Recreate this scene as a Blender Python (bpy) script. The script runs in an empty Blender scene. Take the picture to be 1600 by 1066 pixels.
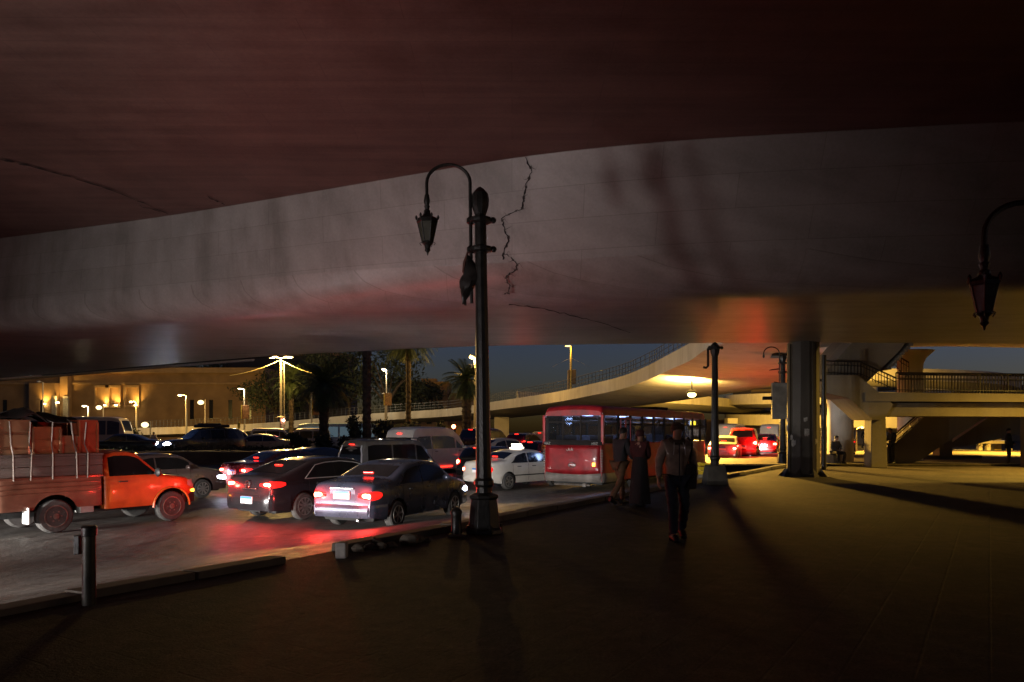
import bpy, bmesh, math, random
import numpy as np
from mathutils import Vector, Matrix
R_ = math.radians
SC = bpy.context.scene
COL = SC.collection

# ------------------------------------------------------------------ camera, sky, exposure
F = 1150.0; CZ = 1.55; HY = 674.0          # focal length in photo pixels, eye height, horizon row
cam_d = bpy.data.cameras.new('camera'); cam = bpy.data.objects.new('camera', cam_d); COL.objects.link(cam)
cam_d.sensor_width = 36.0; cam_d.lens = F/1600*36; cam_d.shift_y = (HY-533)/1600
cam_d.clip_start = .05; cam_d.clip_end = 4000
cam.location = (0, 0, CZ); cam.rotation_euler = (R_(90), 0, 0)
SC.camera = cam
w = bpy.data.worlds.new('World'); SC.world = w; w.use_nodes = True
wn = w.node_tree.nodes; wl = w.node_tree.links
bg = wn['Background']
sky = wn.new('ShaderNodeTexSky'); sky.sky_type = 'NISHITA'; sky.sun_disc = False
sky.sun_elevation = R_(3.0); sky.sun_rotation = R_(90)
tint = wn.new('ShaderNodeMix'); tint.data_type = 'RGBA'; tint.blend_type = 'MULTIPLY'; tint.inputs[0].default_value = 1
tint.inputs[7].default_value = (.62, .75, 1.75, 1); wl.new(sky.outputs['Color'], tint.inputs[6])   # dusk: deep blue
wl.new(tint.outputs[2], bg.inputs['Color']); bg.inputs['Strength'].default_value = 0.036
SC.view_settings.view_transform = 'Standard'; SC.view_settings.look = 'None'
SC.view_settings.exposure = 0.0; SC.view_settings.gamma = 1.0
SC.cycles.use_denoising = True; SC.cycles.denoiser = 'OPENIMAGEDENOISE'
SC.cycles.sample_clamp_indirect = 3.0; SC.cycles.sample_clamp_direct = 0.0
SC.cycles.max_bounces = 5; SC.cycles.caustics_reflective = False; SC.cycles.caustics_refractive = False
SC.cycles.transparent_max_bounces = 12

# ------------------------------------------------------------------ helpers
def gnd(px, py, z):
    d = F*(CZ-z)/(py-HY); return ((px-800)/F*d, d)
def X_(px, d): return (px-800)/F*d
def Z_(py, d): return CZ+(HY-py)/F*d
def tag(o, label=None, cat=None, group=None, kind=None):
    if label: o['label'] = label
    if cat: o['category'] = cat
    if group: o['group'] = group
    if kind: o['kind'] = kind
    return o
def thing(name, label, cat, loc=(0, 0, 0), rz=0, group=None):
    o = bpy.data.objects.new(name, None); o.empty_display_size = .3; COL.objects.link(o)
    o.location = loc; o.rotation_euler = (0, 0, rz)
    return tag(o, label, cat, group)
def dup(root, loc, rz, label, group=None):
    r = root.copy(); COL.objects.link(r); r.location = loc; r.rotation_euler = (0, 0, rz)
    r['label'] = label
    if group: r['group'] = group
    for ch in list(root.children):
        c = ch.copy(); COL.objects.link(c); c.parent = r
        for g in list(ch.children):
            k = g.copy(); COL.objects.link(k); k.parent = c
    return r
class MB:
    def __init__(s): s.v = []; s.f = []
    def add(s, vs, fs):
        b = len(s.v); s.v += [tuple(p) for p in vs]; s.f += [tuple(i+b for i in q) for q in fs]; return s
    def box(s, c, d, rz=0, rx=0, ry=0):
        x, y, z = d[0]/2, d[1]/2, d[2]/2
        m = Matrix.Translation(c) @ Matrix.Rotation(rz, 4, 'Z') @ Matrix.Rotation(ry, 4, 'Y') @ Matrix.Rotation(rx, 4, 'X')
        vs = [m @ Vector(p) for p in ((-x,-y,-z),(x,-y,-z),(x,y,-z),(-x,y,-z),(-x,-y,z),(x,-y,z),(x,y,z),(-x,y,z))]
        return s.add(vs, [(0,3,2,1),(4,5,6,7),(0,1,5,4),(1,2,6,5),(2,3,7,6),(3,0,4,7)])
    def bx(s, a, b): return s.box([(p+q)/2 for p, q in zip(a, b)], [abs(q-p) for p, q in zip(a, b)])
    def tube(s, pts, r, n=8, cap=True):
        pts = [Vector(p) for p in pts]; k = len(pts)
        rs = [r]*k if not hasattr(r, '__len__') else list(r)
        up = None; vs = []
        for i, p in enumerate(pts):
            t = (pts[min(i+1, k-1)]-pts[max(i-1, 0)])
            if t.length < 1e-9: t = Vector((0, 0, 1))
            t.normalize()
            if up is None: up = t.orthogonal().normalized()
            up = (up - t*up.dot(t))
            up = up.normalized() if up.length > 1e-6 else t.orthogonal().normalized()
            b = t.cross(up)
            for j in range(n):
                a = 2*math.pi*j/n; vs.append(p + (up*math.cos(a)+b*math.sin(a))*rs[i])
        fs = [(i*n+j, i*n+(j+1) % n, (i+1)*n+(j+1) % n, (i+1)*n+j) for i in range(k-1) for j in range(n)]
        if cap: fs += [tuple(range(n))[::-1], tuple((k-1)*n+j for j in range(n))]
        return s.add(vs, fs)
    def lathe(s, prof, c=(0, 0, 0), n=16, axis='Z', a0=0):
        vs = []
        for r, z in prof:
            for j in range(n):
                a = a0+2*math.pi*j/n; p = (r*math.cos(a), r*math.sin(a), z)
                if axis == 'Y': p = (p[0], p[2], p[1])
                if axis == 'X': p = (p[2], p[0], p[1])
                vs.append((p[0]+c[0], p[1]+c[1], p[2]+c[2]))
        k = len(prof)
        fs = [(i*n+j, i*n+(j+1) % n, (i+1)*n+(j+1) % n, (i+1)*n+j) for i in range(k-1) for j in range(n)]
        fs += [tuple(range(n))[::-1], tuple((k-1)*n+j for j in range(n))]
        return s.add(vs, fs)
    def grid(s, rows):
        n = len(rows[0]); vs = [p for r in rows for p in r]
        return s.add(vs, [(i*n+j, i*n+j+1, (i+1)*n+j+1, (i+1)*n+j) for i in range(len(rows)-1) for j in range(n-1)])
    def prism(s, poly, z0, z1):
        n = len(poly); vs = [(x, y, z0) for x, y in poly]+[(x, y, z1) for x, y in poly]
        return s.add(vs, [tuple(range(n))[::-1], tuple(range(n, 2*n))]+[(i, (i+1) % n, n+(i+1) % n, n+i) for i in range(n)])
    def slab(s, poly, a, b):
        """polygon of 3-D points swept from offset vector a to b"""
        n = len(poly); a = Vector(a); b = Vector(b)
        vs = [Vector(p)+a for p in poly]+[Vector(p)+b for p in poly]
        return s.add(vs, [tuple(range(n))[::-1], tuple(range(n, 2*n))]+[(i, (i+1) % n, n+(i+1) % n, n+i) for i in range(n)])
    def ball(s, c, r, n=10, m=7, rnd=0, rng=None):
        rr = r if hasattr(r, '__len__') else (r, r, r); vs = []
        for i in range(m+1):
            t = math.pi*i/m
            for j in range(n):
                a = 2*math.pi*j/n; k = 1+(rng.uniform(-rnd, rnd) if rnd else 0)
                vs.append((c[0]+rr[0]*k*math.sin(t)*math.cos(a), c[1]+rr[1]*k*math.sin(t)*math.sin(a), c[2]+rr[2]*k*math.cos(t)))
        return s.add(vs, [(i*n+j, (i+1)*n+j, (i+1)*n+(j+1) % n, i*n+(j+1) % n) for i in range(m) for j in range(n)])
    def build(s, name, mat, parent=None, smooth=False, bevel=0, recalc=True, ang=.7):
        me = bpy.data.meshes.new(name); me.from_pydata([tuple(p) for p in s.v], [], s.f)
        if recalc or bevel:
            bm = bmesh.new(); bm.from_mesh(me)
            bmesh.ops.remove_doubles(bm, verts=bm.verts, dist=1e-5)
            if bevel: bmesh.ops.bevel(bm, geom=list(bm.edges), offset=bevel, segments=2, affect='EDGES', profile=.6, clamp_overlap=True)
            if recalc: bmesh.ops.recalc_face_normals(bm, faces=bm.faces)
            bm.to_mesh(me); bm.free()
        if smooth:
            me.shade_smooth(); me.set_sharp_from_angle(angle=ang)
        me.materials.append(mat); me.update()
        o = bpy.data.objects.new(name, me); COL.objects.link(o)
        if parent: o.parent = parent
        return o

# ------------------------------------------------------------------ materials
MATS = {}
def mat(name, col, rough=.6, metal=0, var=.12, scale=6, bump=0, bscale=40, coat=0, spec=.5, dirt=None, stretch=(1, 1, 1)):
    if name in MATS: return MATS[name]
    m = bpy.data.materials.new(name); m.use_nodes = True; N = m.node_tree.nodes; L = m.node_tree.links
    b = N['Principled BSDF']; b.inputs['Roughness'].default_value = rough; b.inputs['Metallic'].default_value = metal
    b.inputs['Specular IOR Level'].default_value = spec; b.inputs['Coat Weight'].default_value = coat
    b.inputs['Coat Roughness'].default_value = .08
    tc = N.new('ShaderNodeTexCoord'); mp = N.new('ShaderNodeMapping'); mp.inputs['Scale'].default_value = stretch
    L.new(tc.outputs['Object'], mp.inputs['Vector'])
    nz = N.new('ShaderNodeTexNoise'); nz.inputs['Scale'].default_value = scale; nz.inputs['Detail'].default_value = 6
    L.new(mp.outputs[0], nz.inputs['Vector'])
    rp = N.new('ShaderNodeValToRGB'); rp.color_ramp.elements[0].position = .3; rp.color_ramp.elements[1].position = .72
    d = dirt or [c*(1-var*2) for c in col]
    rp.color_ramp.elements[0].color = (*d, 1); rp.color_ramp.elements[1].color = (*[min(1, c*(1+var*.6)) for c in col], 1)
    L.new(nz.outputs['Fac'], rp.inputs['Fac']); L.new(rp.outputs['Color'], b.inputs['Base Color'])
    mr = N.new('ShaderNodeMapRange'); mr.inputs['To Min'].default_value = max(.02, rough-.1); mr.inputs['To Max'].default_value = min(1, rough+.12)
    L.new(nz.outputs['Fac'], mr.inputs['Value']); L.new(mr.outputs[0], b.inputs['Roughness'])
    if bump:
        n2 = N.new('ShaderNodeTexNoise'); n2.inputs['Scale'].default_value = bscale; n2.inputs['Detail'].default_value = 8
        L.new(mp.outputs[0], n2.inputs['Vector'])
        bp = N.new('ShaderNodeBump'); bp.inputs['Strength'].default_value = bump; bp.inputs['Distance'].default_value = .03
        L.new(n2.outputs['Fac'], bp.inputs['Height']); L.new(bp.outputs[0], b.inputs['Normal'])
    MATS[name] = m; return m
def emit(name, col, s, base=(.3, .3, .3), direct=False):
    if name in MATS: return MATS[name]
    m = bpy.data.materials.new(name); m.use_nodes = True; b = m.node_tree.nodes['Principled BSDF']
    b.inputs['Base Color'].default_value = (*base, 1); b.inputs['Emission Color'].default_value = (*col, 1)
    b.inputs['Emission Strength'].default_value = s; b.inputs['Roughness'].default_value = .3
    if not direct: m.cycles.emission_sampling = 'NONE'
    MATS[name] = m; return m
def clear_glass(name, tint=(.8, .85, .9), alpha=.75):
    if name in MATS: return MATS[name]
    m = bpy.data.materials.new(name); m.use_nodes = True; N = m.node_tree.nodes; L = m.node_tree.links
    b = N['Principled BSDF']; b.inputs['Base Color'].default_value = (.02, .02, .02, 1); b.inputs['Roughness'].default_value = .08
    t = N.new('ShaderNodeBsdfTransparent'); t.inputs['Color'].default_value = (*tint, 1)
    x = N.new('ShaderNodeMixShader'); x.inputs[0].default_value = alpha
    L.new(b.outputs[0], x.inputs[1]); L.new(t.outputs[0], x.inputs[2]); L.new(x.outputs[0], N['Material Output'].inputs['Surface'])
    MATS[name] = m; return m
def asphalt_mat():
    m = bpy.data.materials.new('asphalt'); m.use_nodes = True; N = m.node_tree.nodes; L = m.node_tree.links
    b = N['Principled BSDF']; tc = N.new('ShaderNodeTexCoord')
    def noise(s, d=6, r=.6, v=None):
        n = N.new('ShaderNodeTexNoise'); n.inputs['Scale'].default_value = s; n.inputs['Detail'].default_value = d; n.inputs['Roughness'].default_value = r; L.new(v or tc.outputs['Object'], n.inputs['Vector']); return n
    def ramp(src, p0, p1, c0, c1):
        r = N.new('ShaderNodeValToRGB'); r.color_ramp.elements[0].position = p0; r.color_ramp.elements[1].position = p1; r.color_ramp.elements[0].color = (*c0, 1); r.color_ramp.elements[1].color = (*c1, 1); L.new(src, r.inputs['Fac']); return r.outputs['Color']
    def mul(a, c, f):
        x = N.new('ShaderNodeMix'); x.data_type = 'RGBA'; x.blend_type = 'MULTIPLY'; x.inputs[0].default_value = f; L.new(a, x.inputs[6]); L.new(c, x.inputs[7]); return x.outputs[2]
    mp = N.new('ShaderNodeMapping'); mp.inputs['Rotation'].default_value = (0, 0, R_(33)); mp.inputs['Scale'].default_value = (1.7, .07, 1); L.new(tc.outputs['Object'], mp.inputs['Vector'])
    n1, n2, n3, n4, n5 = noise(.35, 6), noise(3.2, 7, .7), noise(26, 5), noise(95, 3), noise(1.5, 5, .6, mp.outputs[0])
    c = ramp(n5.outputs['Fac'], .38, .64, (.085, .076, .067), (.17, .152, .132))            # tyre tracks along the lanes
    c = mul(c, ramp(n1.outputs['Fac'], .4, .56, (.6, .58, .56), (1, 1, 1)), .8)              # patched areas
    c = mul(c, ramp(n2.outputs['Fac'], .38, .6, (.5, .49, .47), (1, 1, 1)), .75)             # oil and dirt
    c = mul(c, ramp(n3.outputs['Fac'], .36, .62, (.42, .42, .42), (1.0, 1.0, 1.0)), .8)
    c = mul(c, ramp(n4.outputs['Fac'], .4, .6, (.5, .5, .5), (1, 1, 1)), .8)
    L.new(c, b.inputs['Base Color'])
    mr = N.new('ShaderNodeMapRange'); mr.inputs['From Min'].default_value = .35; mr.inputs['From Max'].default_value = .65; mr.inputs['To Min'].default_value = .42; mr.inputs['To Max'].default_value = .68
    L.new(n2.outputs['Fac'], mr.inputs['Value']); L.new(mr.outputs[0], b.inputs['Roughness'])
    ad = N.new('ShaderNodeMath'); ad.operation = 'MULTIPLY_ADD'; ad.inputs[1].default_value = .6; L.new(n2.outputs['Fac'], ad.inputs[0]); L.new(n3.outputs['Fac'], ad.inputs[2])
    bp = N.new('ShaderNodeBump'); bp.inputs['Strength'].default_value = .5; bp.inputs['Distance'].default_value = .014
    L.new(ad.outputs[0], bp.inputs['Height']); L.new(bp.outputs[0], b.inputs['Normal'])
    return m
def paving_mat():
    m = bpy.data.materials.new('paving'); m.use_nodes = True; N = m.node_tree.nodes; L = m.node_tree.links
    b = N['Principled BSDF']; tc = N.new('ShaderNodeTexCoord')
    def noise(s, d=6, r=.6):
        n = N.new('ShaderNodeTexNoise'); n.inputs['Scale'].default_value = s; n.inputs['Detail'].default_value = d; n.inputs['Roughness'].default_value = r; L.new(tc.outputs['Object'], n.inputs['Vector']); return n
    def ramp(src, p0, p1, c0, c1):
        r = N.new('ShaderNodeValToRGB'); r.color_ramp.elements[0].position = p0; r.color_ramp.elements[1].position = p1; r.color_ramp.elements[0].color = (*c0, 1); r.color_ramp.elements[1].color = (*c1, 1); L.new(src, r.inputs['Fac']); return r.outputs['Color']
    def mul(a, c, f):
        x = N.new('ShaderNodeMix'); x.data_type = 'RGBA'; x.blend_type = 'MULTIPLY'; x.inputs[0].default_value = f; L.new(a, x.inputs[6]); L.new(c, x.inputs[7]); return x.outputs[2]
    mp = N.new('ShaderNodeMapping'); mp.inputs['Rotation'].default_value = (0, 0, R_(-57)); L.new(tc.outputs['Object'], mp.inputs['Vector'])
    br = N.new('ShaderNodeTexBrick'); br.inputs['Scale'].default_value = 1; br.inputs['Brick Width'].default_value = .8; br.inputs['Row Height'].default_value = .4; br.inputs['Mortar Size'].default_value = .012; br.inputs['Mortar Smooth'].default_value = .4
    br.inputs['Color1'].default_value = (1, 1, 1, 1); br.inputs['Color2'].default_value = (.72, .7, .68, 1); br.inputs['Mortar'].default_value = (.6, .57, .53, 1); L.new(mp.outputs[0], br.inputs['Vector'])
    n1, n2, n3, n4 = noise(.45, 8, .65), noise(5, 7, .7), noise(38, 4), noise(110, 3)
    base = ramp(n1.outputs['Fac'], .36, .64, (.065, .053, .038), (.15, .123, .088))
    c = mul(base, br.outputs['Color'], .6)
    c = mul(c, ramp(n2.outputs['Fac'], .42, .62, (.5, .48, .45), (1, 1, 1)), .85)
    c = mul(c, ramp(n3.outputs['Fac'], .35, .62, (.45, .44, .42), (1.0, 1.0, 1.0)), .8)
    c = mul(c, ramp(n4.outputs['Fac'], .4, .6, (.55, .55, .55), (1, 1, 1)), .7)
    L.new(c, b.inputs['Base Color']); b.inputs['Roughness'].default_value = .8; b.inputs['Specular IOR Level'].default_value = .3
    ad = N.new('ShaderNodeMath'); ad.operation = 'MULTIPLY_ADD'; ad.inputs[1].default_value = 1.4; L.new(n2.outputs['Fac'], ad.inputs[0]); L.new(n3.outputs['Fac'], ad.inputs[2])
    a2 = N.new('ShaderNodeMath'); a2.operation = 'MULTIPLY_ADD'; a2.inputs[1].default_value = -.25; L.new(br.outputs['Fac'], a2.inputs[0]); L.new(ad.outputs[0], a2.inputs[2])
    bp = N.new('ShaderNodeBump'); bp.inputs['Strength'].default_value = .55; bp.inputs['Distance'].default_value = .02
    L.new(a2.outputs[0], bp.inputs['Height']); L.new(bp.outputs[0], b.inputs['Normal'])
    return m
def concrete_mat(name, c0, c1, rough=.5, board=None, spec=.5):
    m = bpy.data.materials.new(name); m.use_nodes = True; N = m.node_tree.nodes; L = m.node_tree.links
    b = N['Principled BSDF']; tc = N.new('ShaderNodeTexCoord'); b.inputs['Specular IOR Level'].default_value = spec
    n1 = N.new('ShaderNodeTexNoise'); n1.inputs['Scale'].default_value = .3; n1.inputs['Detail'].default_value = 8; n1.inputs['Roughness'].default_value = .62
    mp = N.new('ShaderNodeMapping'); mp.inputs['Scale'].default_value = (.12, 2.2, .6); mp.inputs['Rotation'].default_value = (0, 0, R_(-8))
    n2 = N.new('ShaderNodeTexNoise'); n2.inputs['Scale'].default_value = 1.6; n2.inputs['Detail'].default_value = 6
    n3 = N.new('ShaderNodeTexNoise'); n3.inputs['Scale'].default_value = 18; n3.inputs['Detail'].default_value = 5
    mp2 = N.new('ShaderNodeMapping'); mp2.inputs['Scale'].default_value = (1.1, 1.1, .12)
    n4 = N.new('ShaderNodeTexNoise'); n4.inputs['Scale'].default_value = 1.3; n4.inputs['Detail'].default_value = 5
    L.new(tc.outputs['Object'], mp2.inputs['Vector']); L.new(mp2.outputs[0], n4.inputs['Vector'])
    L.new(tc.outputs['Object'], n1.inputs['Vector']); L.new(tc.outputs['Object'], mp.inputs['Vector'])
    L.new(mp.outputs[0], n2.inputs['Vector']); L.new(tc.outputs['Object'], n3.inputs['Vector'])
    a = N.new('ShaderNodeMix'); a.data_type = 'FLOAT'; a.inputs[0].default_value = .5; L.new(n1.outputs['Fac'], a.inputs[2]); L.new(n2.outputs['Fac'], a.inputs[3])
    a3 = N.new('ShaderNodeMix'); a3.data_type = 'FLOAT'; a3.inputs[0].default_value = .16; L.new(a.outputs[0], a3.inputs[2]); L.new(n4.outputs['Fac'], a3.inputs[3])
    a2 = N.new('ShaderNodeMix'); a2.data_type = 'FLOAT'; a2.inputs[0].default_value = .15; L.new(a3.outputs[0], a2.inputs[2]); L.new(n3.outputs['Fac'], a2.inputs[3])
    rp = N.new('ShaderNodeValToRGB'); rp.color_ramp.elements[0].position = .36; rp.color_ramp.elements[1].position = .64
    rp.color_ramp.elements[0].color = (*c0, 1); rp.color_ramp.elements[1].color = (*c1, 1)
    L.new(a2.outputs[0], rp.inputs['Fac'])
    # soot and water stains: darker patches with their own outline
    n5 = N.new('ShaderNodeTexNoise'); n5.inputs['Scale'].default_value = .55; n5.inputs['Detail'].default_value = 9; n5.inputs['Roughness'].default_value = .7; L.new(mp2.outputs[0], n5.inputs['Vector'])
    r5 = N.new('ShaderNodeValToRGB'); r5.color_ramp.elements[0].position = .5; r5.color_ramp.elements[1].position = .66; r5.color_ramp.elements[0].color = (1, 1, 1, 1); r5.color_ramp.elements[1].color = (.5, .46, .42, 1)
    L.new(n5.outputs['Fac'], r5.inputs['Fac'])
    ml = N.new('ShaderNodeMix'); ml.data_type = 'RGBA'; ml.blend_type = 'MULTIPLY'; ml.inputs[0].default_value = .5; L.new(rp.outputs['Color'], ml.inputs[6]); L.new(r5.outputs['Color'], ml.inputs[7])
    last = ml.outputs[2]
    if board:                                                     # formwork board joints
        sx = N.new('ShaderNodeSeparateXYZ'); L.new(tc.outputs['Object'], sx.inputs[0]); cb = N.new('ShaderNodeCombineXYZ')
        L.new(sx.outputs['X'], cb.inputs['X']); L.new(sx.outputs[board], cb.inputs['Y'])
        bk = N.new('ShaderNodeTexBrick'); bk.inputs['Scale'].default_value = 1; bk.inputs['Brick Width'].default_value = 3.1; bk.inputs['Row Height'].default_value = .62; bk.inputs['Mortar Size'].default_value = .008; bk.inputs['Mortar Smooth'].default_value = .3
        bk.inputs['Color1'].default_value = (1, 1, 1, 1); bk.inputs['Color2'].default_value = (.86, .85, .84, 1); bk.inputs['Mortar'].default_value = (.62, .6, .58, 1); L.new(cb.outputs[0], bk.inputs['Vector'])
        m2 = N.new('ShaderNodeMix'); m2.data_type = 'RGBA'; m2.blend_type = 'MULTIPLY'; m2.inputs[0].default_value = .75; L.new(last, m2.inputs[6]); L.new(bk.outputs['Color'], m2.inputs[7]); last = m2.outputs[2]
    L.new(last, b.inputs['Base Color'])
    b.inputs['Roughness'].default_value = rough
    bp = N.new('ShaderNodeBump'); bp.inputs['Strength'].default_value = .22; bp.inputs['Distance'].default_value = .03
    L.new(a2.outputs[0], bp.inputs['Height']); L.new(bp.outputs[0], b.inputs['Normal'])
    return m
ASPH = asphalt_mat(); PAVE = paving_mat()
CONC = concrete_mat('flyover concrete', (.19, .178, .165), (.38, .355, .335), .39, 'Y')
CONCS = concrete_mat('sooty shaded deck concrete', (.06, .036, .03), (.15, .098, .082), .6, 'Y')  # soot, with deck shade and red tail lamp glow put into the colour
CONCW = concrete_mat('flyover web concrete', (.19, .178, .165), (.36, .335, .315), .5, 'Z')
CONC2 = concrete_mat('ramp concrete', (.4, .375, .32), (.56, .53, .46), .6)
CONC3 = concrete_mat('grey concrete', (.1, .088, .066), (.2, .175, .135), .8)
IRON = mat('painted iron', (.022, .02, .018), .38, .3, .2, 9, .2, 30)
STEEL = mat('column steel', (.085, .07, .052), .55, .15, .25, 2, .15, 12, stretch=(1, 1, .15))
RUBBER = mat('tyre rubber', (.05, .047, .044), .85, 0, .25, 12, .2, 60)
RIM = mat('wheel alloy', (.34, .33, .31), .4, .8, .2, 10)
RIMD = mat('steel wheel', (.16, .13, .11), .5, .5, .3, 10)
DARK = mat('black plastic', (.02, .02, .021), .55, 0, .2, 8)
CHAS = mat('underbody black', (.01, .01, .01), .8, 0, .2, 5)
GLASS = mat('tinted window glass', (.008, .008, .009), .07, 0, .1, 2, spec=.6)
CHROME = mat('chrome trim', (.6, .6, .6), .18, 1, .05, 5)
PLATE = mat('plate white', (.7, .7, .7), .4, 0, .05, 10)
BLUE = mat('plate blue', (.03, .2, .55), .4, 0, .05, 10)
TAIL = emit('tail lamp lit', (1, .012, .008), 1.5, (.4, .01, .01))
TAILB = emit('brake lamp lit', (1, .02, .01), 7, (.4, .01, .01))
TAILH = emit('brake lamp core', (1, .3, .15), 16, (.4, .05, .03))
TAILD = mat('tail lamp unlit', (.22, .01, .01), .2, 0, .2, 10)
AMBER = emit('amber lamp lit', (1, .38, .03), 9, (.4, .15, .02))
HEADW = emit('headlamp lit', (.72, .8, 1), 60)
HEADD = mat('headlamp lens', (.55, .56, .6), .12, .2, .1, 5)
SOD = emit('sodium lamp lit', (1, .68, .16), 3.5)
LED = emit('white street lamp lit', (1, .8, .38), 2.6)

def lamp_point(name, loc, col, e, parent=None, r=.12):
    d = bpy.data.lights.new(name, 'POINT'); d.energy = e; d.color = col; d.shadow_soft_size = r
    o = bpy.data.objects.new(name, d); COL.objects.link(o); o.location = loc
    if parent: o.parent = parent
    return o
def lamp_spot(name, loc, dirv, col, e, ang, blend=.6, parent=None, r=.06):
    d = bpy.data.lights.new(name, 'SPOT'); d.energy = e; d.color = col; d.spot_size = R_(ang); d.spot_blend = blend; d.shadow_soft_size = r
    o = bpy.data.objects.new(name, d); COL.objects.link(o); o.location = loc
    o.rotation_euler = Vector(dirv).to_track_quat('-Z', 'Y').to_euler()
    if parent: o.parent = parent
    return o

# ------------------------------------------------------------------ ground, road, kerb
KERB = [(-40, -56), (-12, -7.5), (-4.16, 6.75), (-2.57, 9.09), (3.2, 18.6), (12.3, 33), (26, 54.6), (60, 110), (130, 225)]
KX = np.array([k[0] for k in KERB]); KY = np.array([k[1] for k in KERB])
def kerb_x(y): return float(np.interp(y, KY, KX))
def sm(t): t = min(1, max(0, t)); return t*t*(3-2*t)
def road_z(x, y):
    n = (kerb_x(y)-x)*.84
    far = sm((y-33)/14)
    return -.1 - .52*sm(n/5.2)*(1-far)
ys = sorted(set([-56, -40, -25, -15, -10, -6, -3]+[i*1.0 for i in range(0, 60)]+[60, 65, 70, 80, 95, 110, 140, 180, 225]))
offs = [0, .4, .8, 1.2, 1.6, 2, 2.6, 3.2, 3.8, 4.5, 5.2, 6, 6.4, 7, 9, 12, 16, 20, 26, 34, 45, 60, 90, 140, 220]
rd = MB(); rd.grid([[(kerb_x(y)-o, y, road_z(kerb_x(y)-o, y)) for o in offs] for y in ys])
tag(rd.build('road', ASPH, smooth=True), kind='structure')
pl = MB(); pl.grid([[(kerb_x(y)+o, y, 0.0) for o in (0, .3, 2, 6, 12, 25, 60, 160)] for y in ys])
tag(pl.build('plaza', PAVE), kind='structure')
gm = MB(); gm.add([(-1500, -1500, -1.2), (1500, -1500, -1.2), (1500, 1500, -1.2), (-1500, 1500, -1.2)], [(0, 1, 2, 3)])
tag(gm.build('ground', mat('dry ground', (.13, .11, .09), .9, 0, .2, .05, .3, 2)), kind='structure')
def kerb_run(y0, y1, name, h=.13):
    k = MB(); n = int((y1-y0)/1.0)+1; rng = random.Random(int(y0*7)+9)
    yy = [y0+(y1-y0)*i/n for i in range(n+1)]
    for a, b in zip(yy[:-1], yy[1:]):
        g = .012; dy = b-a; xa, xb = kerb_x(a), kerb_x(b); hh = h+rng.uniform(-.012, .012); j = rng.uniform(-.012, .012)
        xs = xa+(xb-xa)*g/dy; xe = xb-(xb-xa)*g/dy
        poly = [(xs-.06+j, a+g), (xs+.16+j, a+g-.1), (xe+.16+j, b-g-.1), (xe-.06+j, b-g)]
        k.prism(poly, -.45, hh)
    return tag(k.build(name, CONC3, bevel=.014), kind='structure')
kerb_run(-7.5, 8.75, 'kerb', .07); kerb_run(9.55, 110, 'kerb', .1)
# ------------------------------------------------------------------ near flyover (box girder with wide wing)
PXS = [-800+i*40 for i in range(0, 86)]
def itp(tab, x): return float(np.interp(x, [t[0] for t in tab], [t[1] for t in tab]))
def smooth_tab(tab):
    xs = np.arange(-1000, 2800, 20.0); v = np.interp(xs, [t[0] for t in tab], [t[1] for t in tab])
    k = np.ones(9)/9; v2 = np.convolve(np.pad(v, 4, 'edge'), k, 'valid'); v2 = np.convolve(np.pad(v2, 4, 'edge'), k, 'valid')
    return list(zip(xs, v2))
EN = smooth_tab([(-800, 95), (-300, 138), (0, 160), (300, 176), (510, 192), (740, 201), (1100, 217), (1300, 222), (1600, 226), (2000, 224), (2600, 212)])
EE = smooth_tab([(-800, 45), (-300, 65), (0, 82), (200, 100), (420, 118), (740, 134), (1230, 139), (1600, 137), (2000, 133), (2600, 118)])
ET = smooth_tab([(-800, 190), (-300, 262), (0, 302), (250, 334), (660, 404), (820, 432), (1050, 455), (1600, 486), (2000, 490), (2600, 478)])
ZS, ZW = 3.05, 5.9
def ray(px, e, dz): d = F*dz/e; return Vector((X_(px, d), d, CZ+dz))
fo = thing('flyover', 'massive curved concrete flyover girder crossing overhead above the plaza and road', 'flyover')
gs = MB(); gw = MB(); rows = []; rw_ = []
for px in PXS:
    N_, E_, T_ = ray(px, itp(EN, px), ZS), ray(px, itp(EE, px), ZS), ray(px, itp(ET, px), ZW)
    bk = (E_-N_); bk.z = 0; ln = bk.length; bk.normalize(); up = (T_-N_)
    r = [E_+bk*.9+Vector((0, 0, 3.2)), E_+bk*.06+Vector((0, 0, .12))]   # far web, small far arris
    a0, a1 = N_+bk*1.1, N_+up.normalized()*.9                       # rounded near corner
    for i in range(0, 7): r.append(E_.lerp(a0, i/6))
    for i in range(1, 7):
        t = i/6; q = a0*(1-t)**2+N_*(2*t*(1-t))+a1*t*t; r.append(q)
    rows.append(r); rw_.append([a1.lerp(T_, i/7) for i in range(8)])
gs.grid(rows); gs.build('girder_soffit', CONC, fo, smooth=True, ang=.9)
gw.grid(rw_); gw.build('girder_web', CONCW, fo, smooth=True, ang=.9)
wg = MB(); rows = []
for px in PXS:
    T_ = ray(px, itp(ET, px), ZW); r = []
    for i in range(0, 13):
        t = i/12; y = T_.y+.05+(-24-T_.y)*t; r.append((T_.x, y, T_.z-.004+.7*t*t))
    r.append((T_.x, -24, 9.3)); r.append((T_.x, T_.y+12, 9.5))
    rows.append(r)
wg.grid(rows); wg.build('deck_wing', CONCS, fo, smooth=True, ang=.5)
def web_pt(px, py, off=.012):
    N_, T_ = ray(px, itp(EN, px), ZS), ray(px, itp(ET, px), ZW)
    lo, hi = 0.0, 1.0
    for _ in range(30):
        m = (lo+hi)/2; p = N_.lerp(T_, m); y = HY-(p.z-CZ)*F/p.y
        if y > py: lo = m
        else: hi = m
    p = N_.lerp(T_, lo); return p+Vector((0, -off, 0))
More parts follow.
